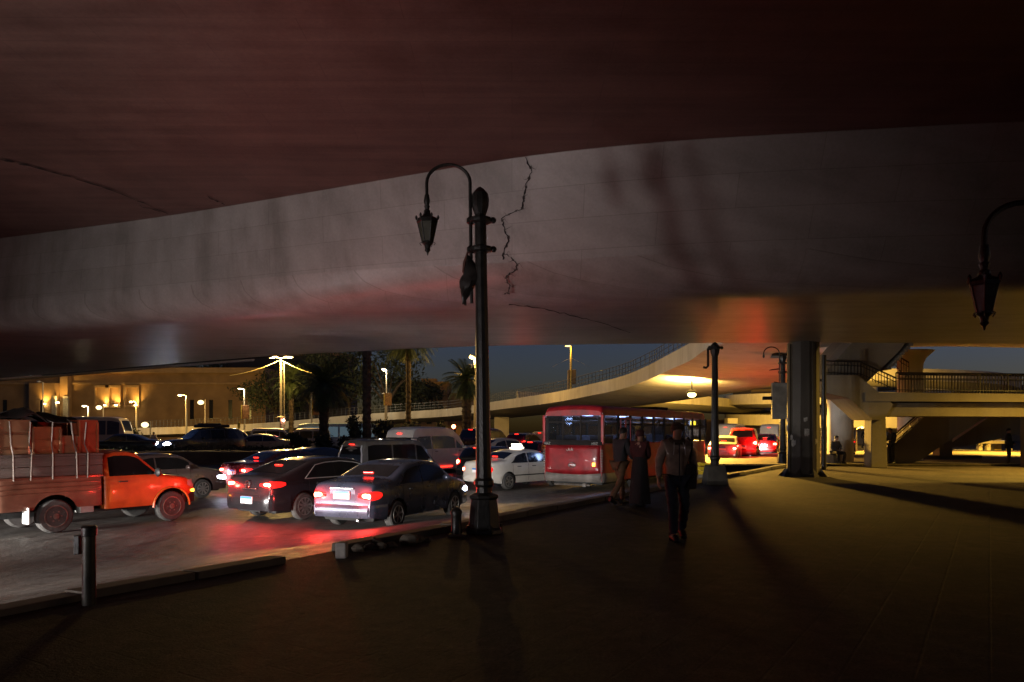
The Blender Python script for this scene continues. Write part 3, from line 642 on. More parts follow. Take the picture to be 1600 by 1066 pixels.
# ------------------------------------------------------------------ vehicles
class Shell:
    """lofted car body: x runs from the rear (0) to the nose (L); local frame is centred"""
    def __init__(s, L, W, H, prof, belt, wheels=(), R=.31, ra=.37, sill=.24, end=.34, pr=.10, pf=.16, tum=.2, r=.07, crown=.035, sw=9):
        s.L, s.W, s.H, s.belt, s.wheels, s.R, s.ra, s.sill, s.end, s.pr, s.pf, s.tum, s.r, s.crown = L, W, H, belt, wheels, R, ra, sill, end, pr, pf, tum, r, crown
        xs = np.linspace(0, L, 400); z = np.interp(xs, [p[0] for p in prof], [p[1] for p in prof])
        if sw > 1:
            k = np.hanning(sw+2)[1:-1]; k /= k.sum(); z2 = np.convolve(np.pad(z, sw//2, 'edge'), k, 'valid')[:400]; z = z2
        s.px, s.pz = xs, z
    def zt(s, x): return float(np.interp(x, s.px, s.pz))
    def x_at(s, z, front=False):
        idx = np.where(s.pz >= z)[0]
        if len(idx) == 0: return s.L/2
        return float(s.px[idx[-1] if front else idx[0]])
    def zl(s, x):
        z = s.sill; e = min(x, s.L-x)
        if e < .5: z = s.sill+(s.end-s.sill)*(1-e/.5)**1.5
        for xw in s.wheels:
            d = abs(x-xw)
            if d < s.ra: z = max(z, s.R+math.sqrt(s.ra**2-d*d))
        return min(z, s.zt(x)-.02)
    def hw(s, x, z):
        u = 2*x/s.L-1; f = 1-(s.pr if u < 0 else s.pf)*abs(u)**5 - .05*abs(u)**24
        zb = s.belt; k = 1
        if z < .55: k -= .07*((.55-z)/.4)**2
        elif z < zb: k -= .03*((z-.55)/(zb-.55))**2
        else: k -= .03+s.tum*min(1.2, (z-zb)/max(.1, s.H-zb))
        y = s.W/2*f*k; t = s.zt(x)
        if z > t-s.r: q = min(1, (z-(t-s.r))/s.r); y -= s.r*.9*(1-math.sqrt(max(0, 1-q*q)))
        return y
    def top(s, x, t): 
        ye = s.hw(x, s.zt(x)); return (x-s.L/2, ye*t, s.zt(x)+s.crown*(1-t*t))
    def body(s):
        xs = set(np.linspace(0, s.L, 46).tolist()+[0, .012, .03, .06, .1, .15, s.L-.15, s.L-.1, s.L-.06, s.L-.03, s.L-.012])
        for xw in s.wheels:
            for k in range(17): xs.add(xw-s.ra*math.cos(math.pi*k/16)*.9999)
            xs.add(xw-s.ra*1.003); xs.add(xw+s.ra*1.003)
        xs = sorted(x for x in xs if 0 <= x <= s.L); rows = []
        for x in xs:
            zl, zt = s.zl(x), s.zt(x); vs = [0, .06, .16, .3, .45, .6, .72, .82, .9, .95, .98, 1.0]
            rt = [(x-s.L/2, -s.hw(x, zl+(zt-zl)*v), zl+(zt-zl)*v) for v in vs]
            tp = [s.top(x, -1+2*i/8) for i in range(1, 8)]
            rows.append(rt+tp+[(p[0], -p[1], p[2]) for p in rt[::-1]])
        m = MB(); m.grid(rows); n = len(rows[0]); b = len(m.v)-n
        m.f.append(tuple(range(n))[::-1]); m.f.append(tuple(b+j for j in range(n))); return m
    def side_patch(s, xa, xb, zb, mt, sgn, off=.006, fr=0, rr=0, nx=14, zmax=9):
        """window on the side: from x=xa to xb, bottom zb, top under the roof by mt; fr/rr slant of the ends"""
        m = MB(); rows = []
        for i in range(nx+1):
            u = i/nx; col = []
            for j in range(5):
                v = j/4
                x0 = xa+rr*v; x1 = xb-fr*v; x = x0+(x1-x0)*u; zt = min(s.zt(x)-mt, zmax); z = zb+(max(zt, zb+.01)-zb)*v
                col.append((x-s.L/2, sgn*(s.hw(x, z)+off), z))
            rows.append(col)
        m.grid(rows); return m
    def top_patch(s, xa, xb, wd=.9, off=.008, n=8, wd2=None):
        m = MB(); rows = []
        for i in range(n+1):
            x = xa+(xb-xa)*i/n; h = .02; sl = (s.zt(x+h)-s.zt(x-h))/(2*h); nx_, nz_ = -sl, 1; l = math.hypot(nx_, nz_)
            k = wd if wd2 is None else wd+(wd2-wd)*i/n; row = []
            for j in range(9):
                p = s.top(x, k*(-1+2*j/8)); row.append((p[0]+off*nx_/l, p[1], p[2]+off*nz_/l))
            rows.append(row)
        m.grid(rows); return m
    def wrap(s, z0, z1, y_in, x_side, sgn, off=.012, front=False, nz=5, taper=True):
        """a lamp or bumper strip that turns the corner from the end face to the side"""
        rows = []
        for k in range(nz+1):
            u_ = k/nz; bul = off*(1 if 0 < k < nz else .35); row = []
            hh = [(z0+z1)/2+(z1-z0)*(u_-.5)*q+(z1-z0)*.12*(1-q) for q in ((.5, .82, 1, 1, .95, .8, .4) if taper else (1,)*7)]; z = z0+(z1-z0)*u_
            xe = s.x_at(min(z, s.zt(s.L*.04 if not front else s.L*.96)-.005), front); xe = max(xe, s.L-.35) if front else min(xe, .35)
            o = -bul if not front else bul
            yc = s.hw(xe, z)
            for q, t in enumerate((0, .5, 1)): row.append((xe+o-s.L/2, sgn*(y_in+(yc-y_in)*t), hh[q]))
            for q, t in enumerate((.12, .35, .7, 1)):
                x = xe+((s.L-x_side if front else x_side)-xe)*t
                row.append((x-s.L/2, sgn*(s.hw(x, hh[q+3])+bul), hh[q+3]))
            rows.append(row)
        m = MB(); m.grid(rows)
        return m
    def bumper(s, z0, z1, x_side, front=False, off=.03, lip=.25):
        rows = []
        for k in range(6):
            t = k/5; z = z0+(z1-z0)*t; bul = off*math.sin(math.pi*(.1+.8*t))
            xe = s.x_at(min(z+.02, s.zt(.15)), front) if not front else s.x_at(z+.02, True)
            xe = max(xe, s.L-.2) if front else min(xe, .2)
            sg = 1 if front else -1; row = []
            xs_ = [(s.L-x_side if front else x_side), (s.L-.14 if front else .14), (s.L-.05 if front else .05)]
            lft = [(x-s.L/2, s.hw(x, max(z, s.zl(x)))+bul*.7, z) for x in xs_]
            end = [(xe+sg*bul-s.L/2, s.hw(xe, z)*q, z) for q in (.94, .6, 0, -.6, -.94)]
            row = lft+end+[(p[0], -p[1], p[2]) for p in lft[::-1]]
            rows.append(row)
        m = MB(); m.grid(rows); return m
def wheel_parts(root, x, y, R, wd, sgn, rim=RIM, spokes=6, style='alloy'):
    m = MB(); h = wd/2
    m.lathe([(R*.62, -h), (R*.9, -h), (R*.985, -h*.72), (R, -h*.4), (R, h*.4), (R*.985, h*.72), (R*.9, h), (R*.62, h)], (x, y, R), 26, 'Y')
    wh = m.build('wheel', RUBBER, root, smooth=True, ang=.5)
    m = MB(); yo = y+sgn*(h-.012)
    m.lathe([(R*.66, 0), (R*.66, sgn*.02), (R*.6, sgn*.022), (R*.58, -sgn*.03)] if sgn > 0 else [(R*.66, 0), (R*.66, sgn*.02), (R*.6, sgn*.022), (R*.58, -sgn*.03)], (x, yo, R), 22, 'Y')
    if style == 'alloy':
        for k in range(spokes):
            a = 2*math.pi*k/spokes+.3; m.box((x+math.cos(a)*R*.34, yo+sgn*.006, R+math.sin(a)*R*.34), (R*.56, .02, R*.15), ry=-a)
        m.lathe([(R*.16, -.012), (R*.16, .014), (R*.08, .022)] if sgn > 0 else [(R*.16, .012), (R*.16, -.014), (R*.08, -.022)], (x, yo, R), 12, 'Y')
    else:
        m.lathe([(R*.5, 0), (R*.42, sgn*.03), (R*.2, sgn*.012), (R*.17, sgn*.05), (R*.05, sgn*.055)], (x, yo-sgn*.03, R), 18, 'Y')
        for k in range(6): a = 2*math.pi*k/6; m.box((x+math.cos(a)*R*.3, yo+sgn*.0, R+math.sin(a)*R*.3), (.03, .03, .03))
    m.build('rim', rim, wh, smooth=True)
SEDAN = [(0, .5), (.02, .72), (.05, .93), (.12, 1.02), (.5, 1.06), (.82, 1.09), (1.0, 1.16), (1.5, 1.37), (1.85, 1.44), (2.3, 1.46), (2.75, 1.42), (2.95, 1.36), (3.45, 1.03), (3.6, .99), (4.1, .9), (4.36, .78), (4.47, .62), (4.5, .46)]
FAST = [(0, .55), (.02, .75), (.06, .98), (.14, 1.06), (.38, 1.1), (.6, 1.16), (1.3, 1.4), (1.75, 1.47), (2.3, 1.49), (2.8, 1.44), (3.0, 1.38), (3.6, 1.03), (3.8, .99), (4.4, .88), (4.65, .75), (4.77, .6), (4.8, .46)]
HATCH = [(0, .5), (.03, .85), (.1, 1.02), (.35, 1.38), (.5, 1.46), (1.2, 1.5), (1.9, 1.48), (2.2, 1.42), (2.8, 1.03), (3.0, .98), (3.5, .88), (3.75, .74), (3.88, .6), (3.9, .48)]
SUVP = [(0, .6), (.02, 1.05), (.08, 1.18), (.25, 1.7), (.42, 1.8), (1.2, 1.85), (2.3, 1.83), (2.7, 1.74), (3.25, 1.24), (3.4, 1.18), (4.2, 1.08), (4.6, .98), (4.76, .7), (4.8, .55)]
VANP = [(0, .6), (.02, 1.1), (.1, 1.6), (.2, 1.82), (.5, 1.88), (2.2, 1.88), (2.6, 1.82), (3.2, 1.14), (3.4, 1.02), (3.62, .85), (3.72, .6), (3.75, .48)]
HIACE = [(0, .6), (.02, 1.2), (.08, 1.85), (.2, 2.12), (.5, 2.25), (1.5, 2.28), (3.0, 2.27), (3.5, 2.2), (4.1, 1.86), (4.75, 1.18), (4.95, 1.05), (5.2, .85), (5.29, .6), (5.3, .5)]
def car(name, label, cat, P, th, paint, prof=SEDAN, L=4.5, W=1.72, H=1.46, belt=.95, wh=(.92, 3.55), R=.31, tum=.22, wins=((1.02, 1.98), (2.03, 3.1)), rear_glass=(.9, 1.42), wind=(2.92, 3.42),
        lit=True, head=False, ref='rr', group=None, z=None, rim=RIM, style='alloy', tl=(.68, .88, .38, .3), plate_z=.78, third=None, tailm=None, bump=None, trim=False, sill=.24, mt=.1, detail=True, wbot=.03, rr=.32, fr=.0, pr=.1, beam=0, spill=.1, red=0, hz=(.58, .72), cone=58, wglass=None, spokes=6):
    sc_ = 1.0
    sh = Shell(L, W, H, prof, belt, wh, R, R+.055, sill=sill, tum=tum, pr=pr)
    rz = math.pi/2-th
    if ref == 'rr': lp = Vector((wh[0]-L/2, -(W/2-.1), 0))
    elif ref == 'fr': lp = Vector((wh[1]-L/2, -(W/2-.1), 0))
    elif ref == 'rc': lp = Vector((-L/2, 0, 0))
    elif ref == 'fl': lp = Vector((wh[1]-L/2, (W/2-.1), 0))
    else: lp = Vector((0, 0, 0))
    rot = Matrix.Rotation(rz, 3, 'Z'); o = Vector((P[0], P[1], 0))-rot @ lp
    if z is None: z = road_z(o.x, o.y)
    root = thing(name, label, cat, (o.x, o.y, z), rz, group)
    sh.body().build('body', paint, root, smooth=True, ang=.55)
    m = MB(); m.bx((-L/2+.25, -W/2+.2, .2), (L/2-.25, W/2-.2, min(belt-.1, .8))); m.build('underbody', CHAS, root, bevel=.05)
    for sg in (-1, 1):
        for (xa, xb) in wins:
            first = (xa, xb) == wins[0]; last = (xa, xb) == wins[-1]
            sh.side_patch(xa, xb, belt+wbot, mt, sg, rr=rr if first else 0, fr=fr if last else 0).build('side_window', wglass or GLASS, root, smooth=True)
        if detail:
            if trim:
                xa, xb = wins[0][0], wins[-1][1]
                pts = [(x-L/2, sg*(sh.hw(x, belt+wbot)+.012), belt+wbot) for x in np.linspace(xa, xb, 9)]
                top = [(x-L/2, sg*(sh.hw(x, max(belt+wbot, sh.zt(x)-mt+.01))+.012), max(belt+wbot, sh.zt(x)-mt+.01)) for x in np.linspace(xb, xa+rr, 16)]
                m = MB(); m.tube(pts+top+[pts[0]], .012, 5, cap=False); m.build('window_trim', TRIMM, root, smooth=True)
            m = MB()
            for xd in [wins[0][0]+.12]+[w_[1]+.02 for w_ in wins]:
                for k in range(6):
                    z0 = sill+.08+(belt-sill-.08)*k/6; z1 = sill+.08+(belt-sill-.08)*(k+1)/6
                    m.add([(xd-.006-L/2, sg*(sh.hw(xd, z0)+.003), z0), (xd+.006-L/2, sg*(sh.hw(xd, z0)+.003), z0), (xd+.006-L/2, sg*(sh.hw(xd, z1)+.003), z1), (xd-.006-L/2, sg*(sh.hw(xd, z1)+.003), z1)], [(0, 1, 2, 3)])
            m.build('door_gap', CHAS, root, recalc=False)
            for w_ in wins:
                xd = w_[0]+(.28 if w_ != wins[0] else .45); m = MB(); m.box((xd-L/2, sg*(sh.hw(xd, belt-.1)+.018), belt-.1), (.19, .035, .03)); m.build('door_handle', DARK, root, bevel=.008)
            xm = wins[-1][1]-.1; m = MB(); m.ball((xm-L/2, sg*(sh.hw(xm, belt+.06)+.1), belt+.07), (.07, .11, .075), 10, 6); m.box((xm-L/2, sg*(sh.hw(xm, belt)+.02), belt+.03), (.05, .1, .03)); m.build('wing_mirror', paint, root, smooth=True)
    if rear_glass: sh.top_patch(rear_glass[0], rear_glass[1], .84, wd2=.88).build('rear_window', GLASS, root, smooth=True)
    if wind: sh.top_patch(wind[0], wind[1], .9, wd2=.86).build('windshield', GLASS, root, smooth=True)
    for x in wh:
        for sg in (-1, 1): wheel_parts(root, x-L/2, sg*(W/2-.11), R, .2, sg, rim, spokes, style)
    bz = bump or (.3, .58)
    sh.bumper(bz[0], bz[1], wh[0]-R-.1).build('bumper', paint if detail else DARK, root, smooth=True)
    sh.bumper(bz[0]-.04, bz[1]-.06, L-wh[1]-R-.1, True).build('bumper', paint, root, smooth=True)
    z0, z1, yi, xs_ = tl
    for sg in (-1, 1):
        t_ = sh.wrap(z0, z1, yi, xs_, sg).build('tail_light', (tailm or TAIL) if lit else TAILD, root, smooth=True)
        if lit and detail:
            xe = min(sh.x_at((z0+z1)/2), .3); m = MB(); m.ball((xe-L/2-.016, sg*(yi+.6*(sh.hw(xe, z0)-yi)), (z0+z1)/2), (.022, .3*(sh.hw(xe, z0)-yi), .26*(z1-z0)), 12, 6); m.ball((xe-L/2-.016, sg*(yi+.84*(sh.hw(xe, z0)-yi)), (z0+z1)/2-.01), (.02, .05, .3*(z1-z0)), 8, 6); m.build('bulb', TAILH, t_, smooth=True)
        h_ = sh.wrap(hz[0], hz[1], W*.26, .42, sg, front=True).build('headlight', HEADW if head else HEADD, root, smooth=True)
        if head and beam:
            lamp_spot('headlamp beam', (L/2+.06, sg*W*.36, .68), (1, 0, -.16), (1, .94, .88), beam, cone, .8, root, r=.06)
            if spill: lamp_spot('headlamp spill', (L/2+.06, sg*W*.36, .68), (1, .12, .26), (.95, .87, .86), beam*spill, 88, 1, root, r=.4)
    xe = min(sh.x_at(plate_z), .25); m = MB(); m.box((xe-L/2-.03, 0, plate_z), (.02, .42, .17)); pl_ = m.build('number_plate', PLATE, root, bevel=.004)
    m = MB(); m.box((xe-L/2-.042, 0, plate_z+.055), (.006, .4, .055)); m.build('plate_band', BLUE, pl_)
    if lit:
        x3 = third if third else rear_glass[0]+.12 if rear_glass else .2
        p = sh.top(x3, 0); m = MB(); m.box((p[0]-.02, 0, p[2]+.012), (.035, .26, .02)); m.build('brake_light', TAILB, root)
    if red: 
        for sg in (-1, 1): lamp_point('tail lamp light', (-L/2-.12, sg*W*.36, (tl[0]+tl[1])/2), (1, .03, .02), red/2, root, .05)
    m = MB(); m.tube([(-L/2-.02, -W*.25, .25), (-L/2+.3, -W*.25, .25)], .03, 8); m.build('exhaust_pipe', CHROME, root, smooth=True)
    return root, sh
TRIMM = mat('bright trim', (.5, .48, .45), .35, .4, .05, 5)
def paint(name, col, rough=.25, coat=.6, metal=.2, var=.06): return mat('paint '+name, col, rough, metal, var, 4, coat=coat)
DG = R_
# silver blue sedan in front of the lamp post
sd, sh = car('sedan', 'silver blue sedan with pale lit rear bumper, nearest car left of the iron lamp post', 'car', gnd(617, 825, -.6), DG(24), paint('silver blue', (.055, .062, .095), .28, .6, .45), tl=(.68, .87, .42, .34), red=190, head=True, beam=500, spill=0)
m = MB(); xr_ = min(sh.x_at(.8), .25)-2.25; m.box((xr_-.008, 0, .79), (.012, .66, .24)); m.build('trunk_recess', paint('silver shade', (.045, .05, .075), .35, .5, .45), sd, bevel=.008)
m = MB(); m.box((xr_-.03, 0, .925), (.03, .6, .025)); m.build('trunk_trim', CHROME, sd, bevel=.008)
# dark fastback with emblem
fb_, sh2 = car('sedan', 'dark grey fastback sedan with chrome window line and round rear emblem', 'car', gnd(473, 812, -.62), DG(33), paint('dark graphite', (.022, .02, .023), .22, .8, .4), prof=FAST, L=4.8, W=1.84, H=1.49, belt=.98, wh=(.98, 3.72), R=.335,
               wins=((1.0, 2.0), (2.05, 3.2)), rear_glass=(.48, 1.3), wind=(3.0, 3.55), tl=(.82, .98, .4, .42), plate_z=.52, trim=True, rr=.42, bump=(.28, .66), spokes=10, third=.95, red=95, head=True, beam=500, spill=0)
c = MB(); 
for k in range(20):
    a = 2*math.pi*k/20; b = 2*math.pi*(k+1)/20
    c.tube([(-2.4-.0, .08*math.cos(a), .9+.08*math.sin(a)), (-2.4-.0, .08*math.cos(b), .9+.08*math.sin(b))], .01, 5)
c.tube([(-2.41, -.1, .9), (-2.41, -.02, .91), (-2.41, .02, .89), (-2.41, .1, .9)], .008, 4); c.build('emblem', CHROME, fb_, smooth=True)
c = MB(); c.box((-2.43, 0, .8), (.02, .7, .025)); c.build('trunk_trim', CHROME, fb_, bevel=.006)
# dark red sedan beyond
car('sedan', 'dark maroon sedan with lit tail lamps, half hidden behind the graphite fastback', 'car', (X_(362, 26), 26), DG(35), paint('dark maroon', (.05, .015, .018), .25, .7, .3), ref='rc', tl=(.72, .88, .42, .3), plate_z=.74, rr=.3, red=30)
car('sedan', 'brown grey sedan with white headlamp between the orange pickup and maroon sedan', 'car', gnd(315, 778, -.62), DG(36), paint('brown grey', (.14, .1, .09), .3, .6, .3), ref='fr', head=True, beam=900, spill=0, lit=False, spokes=9)
car('sedan', 'low black sedan showing only its roof behind the graphite fastback', 'car', (X_(493, 32.5), 32.5), DG(33), paint('black', (.02, .02, .022), .2, .8, .2), ref='c', lit=False)
# grey van
vn, shv = car('van', 'boxy dark grey van with large rear window behind the silver sedan', 'van', (X_(545, 24.3), 24.3), DG(41), paint('van grey', (.1, .095, .085), .4, .3, .2), prof=VANP, L=3.75, W=1.5, H=1.88, belt=1.08, wh=(.65, 2.75), R=.28, tum=.13,
              wins=((.25, 1.25), (1.32, 2.3), (2.36, 2.98)), rear_glass=None, wind=(2.66, 3.25), ref='rc', tl=(.62, 1.0, .62, .06), plate_z=.62, third=.14, tailm=TAIL, rr=.03, fr=.0, mt=.16, rim=RIMD, style='steel', pr=.04)
m = MB(); rows = []
for k in range(7):
    z = 1.08+k*(1.66-1.08)/6; x = shv.x_at(z)-.012-3.75/2; w_ = shv.hw(.1, z)*.86; rows.append([(x, -w_, z), (x, 0, z), (x, w_, z)])
m.grid(rows); m.build('rear_window', GLASS, vn, smooth=True)
m = MB()
for sg in (-1, 1): m.tube([(shv.x_at(z)-.02-3.75/2, sg*(shv.hw(.1, z)*.93), z) for z in (1.02, 1.2, 1.4, 1.6, 1.7)], .025, 5)
m.build('rear_pillar', paint('pale grey', (.42, .42, .44), .4, .3, .1), vn, smooth=True)
m = MB()
for k in range(6): m.tube([(-1.5+k*.5, -.55, 1.93), (-1.5+k*.5, .55, 1.93)], .015, 5)
for sg in (-1, 1): m.tube([(-1.6, sg*.55, 1.93), (1.1, sg*.55, 1.93)], .018, 5); 
for sg in (-1, 1):
    for x in (-1.4, 0, 1.0): m.tube([(x, sg*.55, 1.86), (x, sg*.55, 1.93)], .015, 5)
m.build('roof_rack', DARK, vn, smooth=True)
# white minibus
hi, shh = car('minibus', 'white high roofed minibus beside the iron lamp post', 'minibus', (X_(622, 34.2), 34.2), DG(27), paint('dusty white', (.6, .57, .54), .4, .3, 0), prof=HIACE, L=5.3, W=1.9, H=2.28, belt=1.22, wh=(1.0, 4.1), R=.33, tum=.14,
              wins=((.3, 1.45), (1.55, 3.6), (3.72, 4.5)), rear_glass=None, wind=(4.15, 4.8), ref='rc', tl=(.75, 1.15, .8, .06), plate_z=.7, third=.12, rr=.04, mt=.42)
m = MB(); rows = []
for k in range(7):
    z = 1.2+k*.1; x = shh.x_at(z)-.012-5.3/2; w_ = shh.hw(.1, z)*.86; rows.append([(x, -w_, z), (x, 0, z), (x, w_, z)])
m.grid(rows); m.build('rear_window', GLASS, hi, smooth=True)
m = MB(); m.box((-.2, -.97, .36), (1.6, .012, .05)); m.build('reflector_strip', TAILB, hi)
# dark hatch and white taxi
car('hatchback', 'black hatchback with blue topped plate between the white minibus and the taxi', 'car', (X_(735, 31.2), 31.2), DG(33), paint('black', (.02, .02, .022)), prof=HATCH, L=3.9, W=1.7, H=1.5, belt=.96, wh=(.72, 3.1), wins=((.6, 1.5), (1.56, 2.5)), rear_glass=(.13, .36), wind=(2.22, 2.78), ref='rc', tl=(.72, 1.02, .55, .16), plate_z=.8, third=.42, rr=.12)
tx, sht = car('taxi', 'white taxi sedan with glowing roof sign, partly behind the lamp post', 'taxi', gnd(793, 765, -.62), DG(43), paint('taxi white', (.5, .47, .42), .4, .3, 0), W=1.66, tl=(.66, .86, .6, .12), plate_z=.72, rr=.34)
m = MB(); m.prism([(-.35, -.09), (.3, -.09), (.3, .09), (-.35, .09)], 1.5, 1.54); m.slab([(-.1, -.26, 1.54), (.06, -.26, 1.54), (.03, -.2, 1.68), (-.07, -.2, 1.68)], (0, 0, 0), (0, .46, 0))
m.build('roof_sign', emit('taxi sign lit', (1, .8, .6), 5, (.6, .6, .6)), tx, bevel=.012)
m = MB(); m.box((0, -.84, .52), (2.6, .02, .04)); m.box((0, .84, .52), (2.6, .02, .04)); m.build('rub_strip', DARK, tx)
# further cars
car('suv', 'dark red lit car ahead of the black hatchback, left of the lamp post', 'car', (X_(731, 43), 43), DG(30), paint('dark red', (.07, .012, .015)), prof=SUVP, L=4.6, W=1.78, H=1.8, belt=1.12, wh=(.85, 3.6), R=.35, wins=((.5, 1.4), (1.46, 2.3), (2.36, 2.95)), rear_glass=(.12, .26), wind=(2.74, 3.22), ref='rc', tl=(.9, 1.2, .6, .12), third=.3, detail=False)
car('estate_car', 'cream estate car in traffic beyond the taxi roof', 'car', (X_(783, 41), 41), DG(50), paint('cream', (.45, .4, .32), .4), lit=False, detail=False, ref='c')
car('hatchback', 'dark hatchback with bright brake lamp beyond the taxi', 'car', (X_(803, 47.5), 47.5), DG(25), paint('dark plum', (.04, .02, .025)), prof=HATCH, L=3.9, W=1.66, H=1.5, belt=.96, wh=(.72, 3.1), wins=((.6, 1.5), (1.56, 2.5)), rear_glass=(.13, .36), wind=(2.22, 2.78), ref='rc', tl=(.8, 1.05, .5, .16), third=.42, detail=False, tailm=TAILB, red=80)
car('hatchback', 'small dark red hatchback squeezed between the taxi roof and the bus', 'car', (X_(822, 36.5), 36.5), DG(30), paint('deep red', (.1, .015, .015)), prof=HATCH, L=3.9, W=1.66, H=1.5, belt=.96, wh=(.72, 3.1), wins=((.6, 1.5), (1.56, 2.5)), rear_glass=(.13, .36), wind=(2.22, 2.78), ref='rc', tl=(.7, 1.02, .55, .16), third=.42)
car('pickup', 'pale pickup tail with two small red lamps beyond the deep red hatchback', 'pickup', (X_(828, 55), 55), DG(30), paint('pale beige', (.35, .3, .25), .4), prof=[(0, .6), (.02, .95), (1.5, .95), (1.53, 1.5), (1.7, 1.62), (2.5, 1.6), (3.1, 1.08), (4.3, .95), (4.4, .6)], L=4.4, W=1.65, H=1.62, belt=1.0, wh=(.8, 3.5), wins=((1.7, 2.85),), rear_glass=None, wind=(2.6, 3.1), ref='rc', tl=(.7, .9, .65, .06), third=1.55, detail=False)
# far right queue
car('sedan', 'silver sedan waiting beyond the bus nose, right of the second lamp post', 'car', (X_(1128, 41), 41), DG(22), paint('silver', (.4, .38, .34), .3, .5, .4), ref='rc', detail=True, tl=(.7, .9, .5, .2), red=60, head=True, beam=800, spill=0)
car('suv', 'red suv with blazing brake lamps in the far right queue', 'suv', (X_(1160, 43), 43), DG(20), paint('signal red', (.3, .012, .012)), prof=SUVP, L=4.7, W=1.8, H=1.8, belt=1.12, wh=(.85, 3.6), R=.35, wins=((.5, 1.4), (1.46, 2.3), (2.36, 2.95)), rear_glass=(.12, .26), wind=(2.74, 3.22), ref='rc', tl=(.85, 1.15, .55, .14), third=.3, tailm=TAILB, plate_z=.75, red=320, head=True, beam=2500, spill=0)
car('sedan', 'red sedan whose white rear glares beside the red suv', 'car', (X_(1194, 49), 49), DG(22), paint('scarlet', (.25, .012, .012)), ref='rc', tl=(.7, .92, .5, .2), tailm=TAILB, plate_z=.72, red=200)
car('minibus', 'cream minibus at the head of the queue behind the silver sedan', 'minibus', (X_(1133, 62), 62), DG(31), paint('cream', (.45, .4, .32)), prof=HIACE, L=5.3, W=1.9, H=2.28, belt=1.22, wh=(1.0, 4.1), R=.33, tum=.14, wins=((.3, 1.45), (1.55, 3.6), (3.72, 4.5)), rear_glass=None, wind=(4.15, 4.8), ref='rc', tl=(.75, 1.15, .8, .06), third=.12, rr=.04, mt=.42, detail=False)
car('minibus', 'pale minibus ahead of the glaring red sedan, near the column', 'minibus', (X_(1201, 66), 66), DG(31), paint('dusty white', (.6, .57, .54)), prof=HIACE, L=5.3, W=1.9, H=2.28, belt=1.22, wh=(1.0, 4.1), R=.33, tum=.14, wins=((.3, 1.45), (1.55, 3.6), (3.72, 4.5)), rear_glass=None, wind=(4.15, 4.8), ref='rc', tl=(.75, 1.15, .8, .06), third=.12, rr=.04, mt=.42, detail=False)
# opposite carriageway
o1, _ = car('suv', 'dark off road suv facing left with both headlamps shining, beyond the hedge', 'suv', (X_(314, 47.5), 47.5), DG(226), paint('dark green', (.05, .055, .05)), prof=[(a*5.25/4.8, b) for a, b in SUVP], hz=(.78, .98), L=5.25, W=1.95, H=1.85, belt=1.15, wh=(.9, 3.7), R=.36, wins=((.5, 1.4), (1.46, 2.3), (2.36, 2.95)), rear_glass=(.12, .26), wind=(2.74, 3.22), ref='c', lit=False, head=True, tl=(.9, 1.2, .6, .12), beam=900, spill=0)
m = MB(); m.box((-.7, 0, 1.98), (1.9, 1.2, .2)); m.box((-.5, .1, 2.1), (1.2, .9, .14)); m.build('roof_load', mat('dark tarp', (.025, .025, .025), .8), o1, bevel=.07)
car('sedan', 'dark sedan crossing behind the crates, pale light on its door', 'car', (X_(198, 52), 52), DG(262), paint('dark blue', (.03, .04, .06), .2, .8), ref='c', lit=False, detail=False)
car('sedan', 'pale sedan facing left in front of the parked white vans', 'car', (X_(408, 50), 50), DG(262), paint('beige grey', (.35, .33, .27), .35), ref='c', lit=False)
car('pickup', 'white pickup cab half hidden behind the off road suv', 'pickup', (X_(375, 58), 58), DG(80), paint('white', (.62, .6, .52), .4), prof=[(0, .6), (.02, .95), (1.5, .95), (1.53, 1.6), (1.7, 1.72), (2.5, 1.7), (3.1, 1.12), (4.3, .95), (4.4, .6)], L=4.4, W=1.65, H=1.72, belt=1.0, wh=(.8, 3.5), wins=((1.7, 2.85),), rear_glass=None, wind=(2.6, 3.1), ref='c', lit=False, tl=(.7, .9, .65, .06), detail=False)
for px, d, th, lab, nm in ((432, 59, 84, 'white van directly under the double arm street lamp', 'white'), (478, 60, 264, 'cream van between the palm trunk and the white van', 'cream')):
    car('van', lab, 'van', (X_(px, d), d), DG(th), paint(nm, (.6, .57, .5) if nm == 'white' else (.45, .4, .32), .4), prof=VANP, L=3.9, W=1.55, H=1.88, belt=1.05, wh=(.65, 2.75), R=.28, tum=.13, wins=((.25, 1.25), (1.32, 2.3), (2.36, 2.98)), rear_glass=None, wind=(2.66, 3.25), ref='c', lit=False, tl=(.62, 1.0, .6, .06), rr=.03, mt=.22, detail=False)
def bus_simple(label, px, d, th, L, H, pnt, glass, wn, z=-.1, cat='minibus', name='minibus'):
    prof = [(0, .7), (.02, H*.5), (.06, H*.85), (.2, H*.97), (.6, H), (L-1, H), (L-.4, H*.95), (L-.12, H*.6), (L-.02, H*.4), (L, .5)]
    return car(name, label, cat, (X_(px, d), d), DG(th), pnt, prof=prof, L=L, W=2.1, H=H, belt=H*.5, wh=(1.4, L-1.6), R=.4, tum=.06, wins=wn, rear_glass=None, wind=(L-.36, L-.13), ref='c', lit=False, tl=(.9, 1.2, .8, .06), rr=.02, mt=.28, detail=False, wglass=glass, z=z)
bus_simple('cream minibus with big windows behind the crates and tarpaulin', 122, 56, 84, 7.6, 2.72, paint('cream', (.45, .4, .32)), mat('dusky glass', (.05, .05, .09), .15), ((.4, 1.7), (1.85, 3.2), (3.35, 4.7), (4.85, 6.2), (6.3, 7.15)))
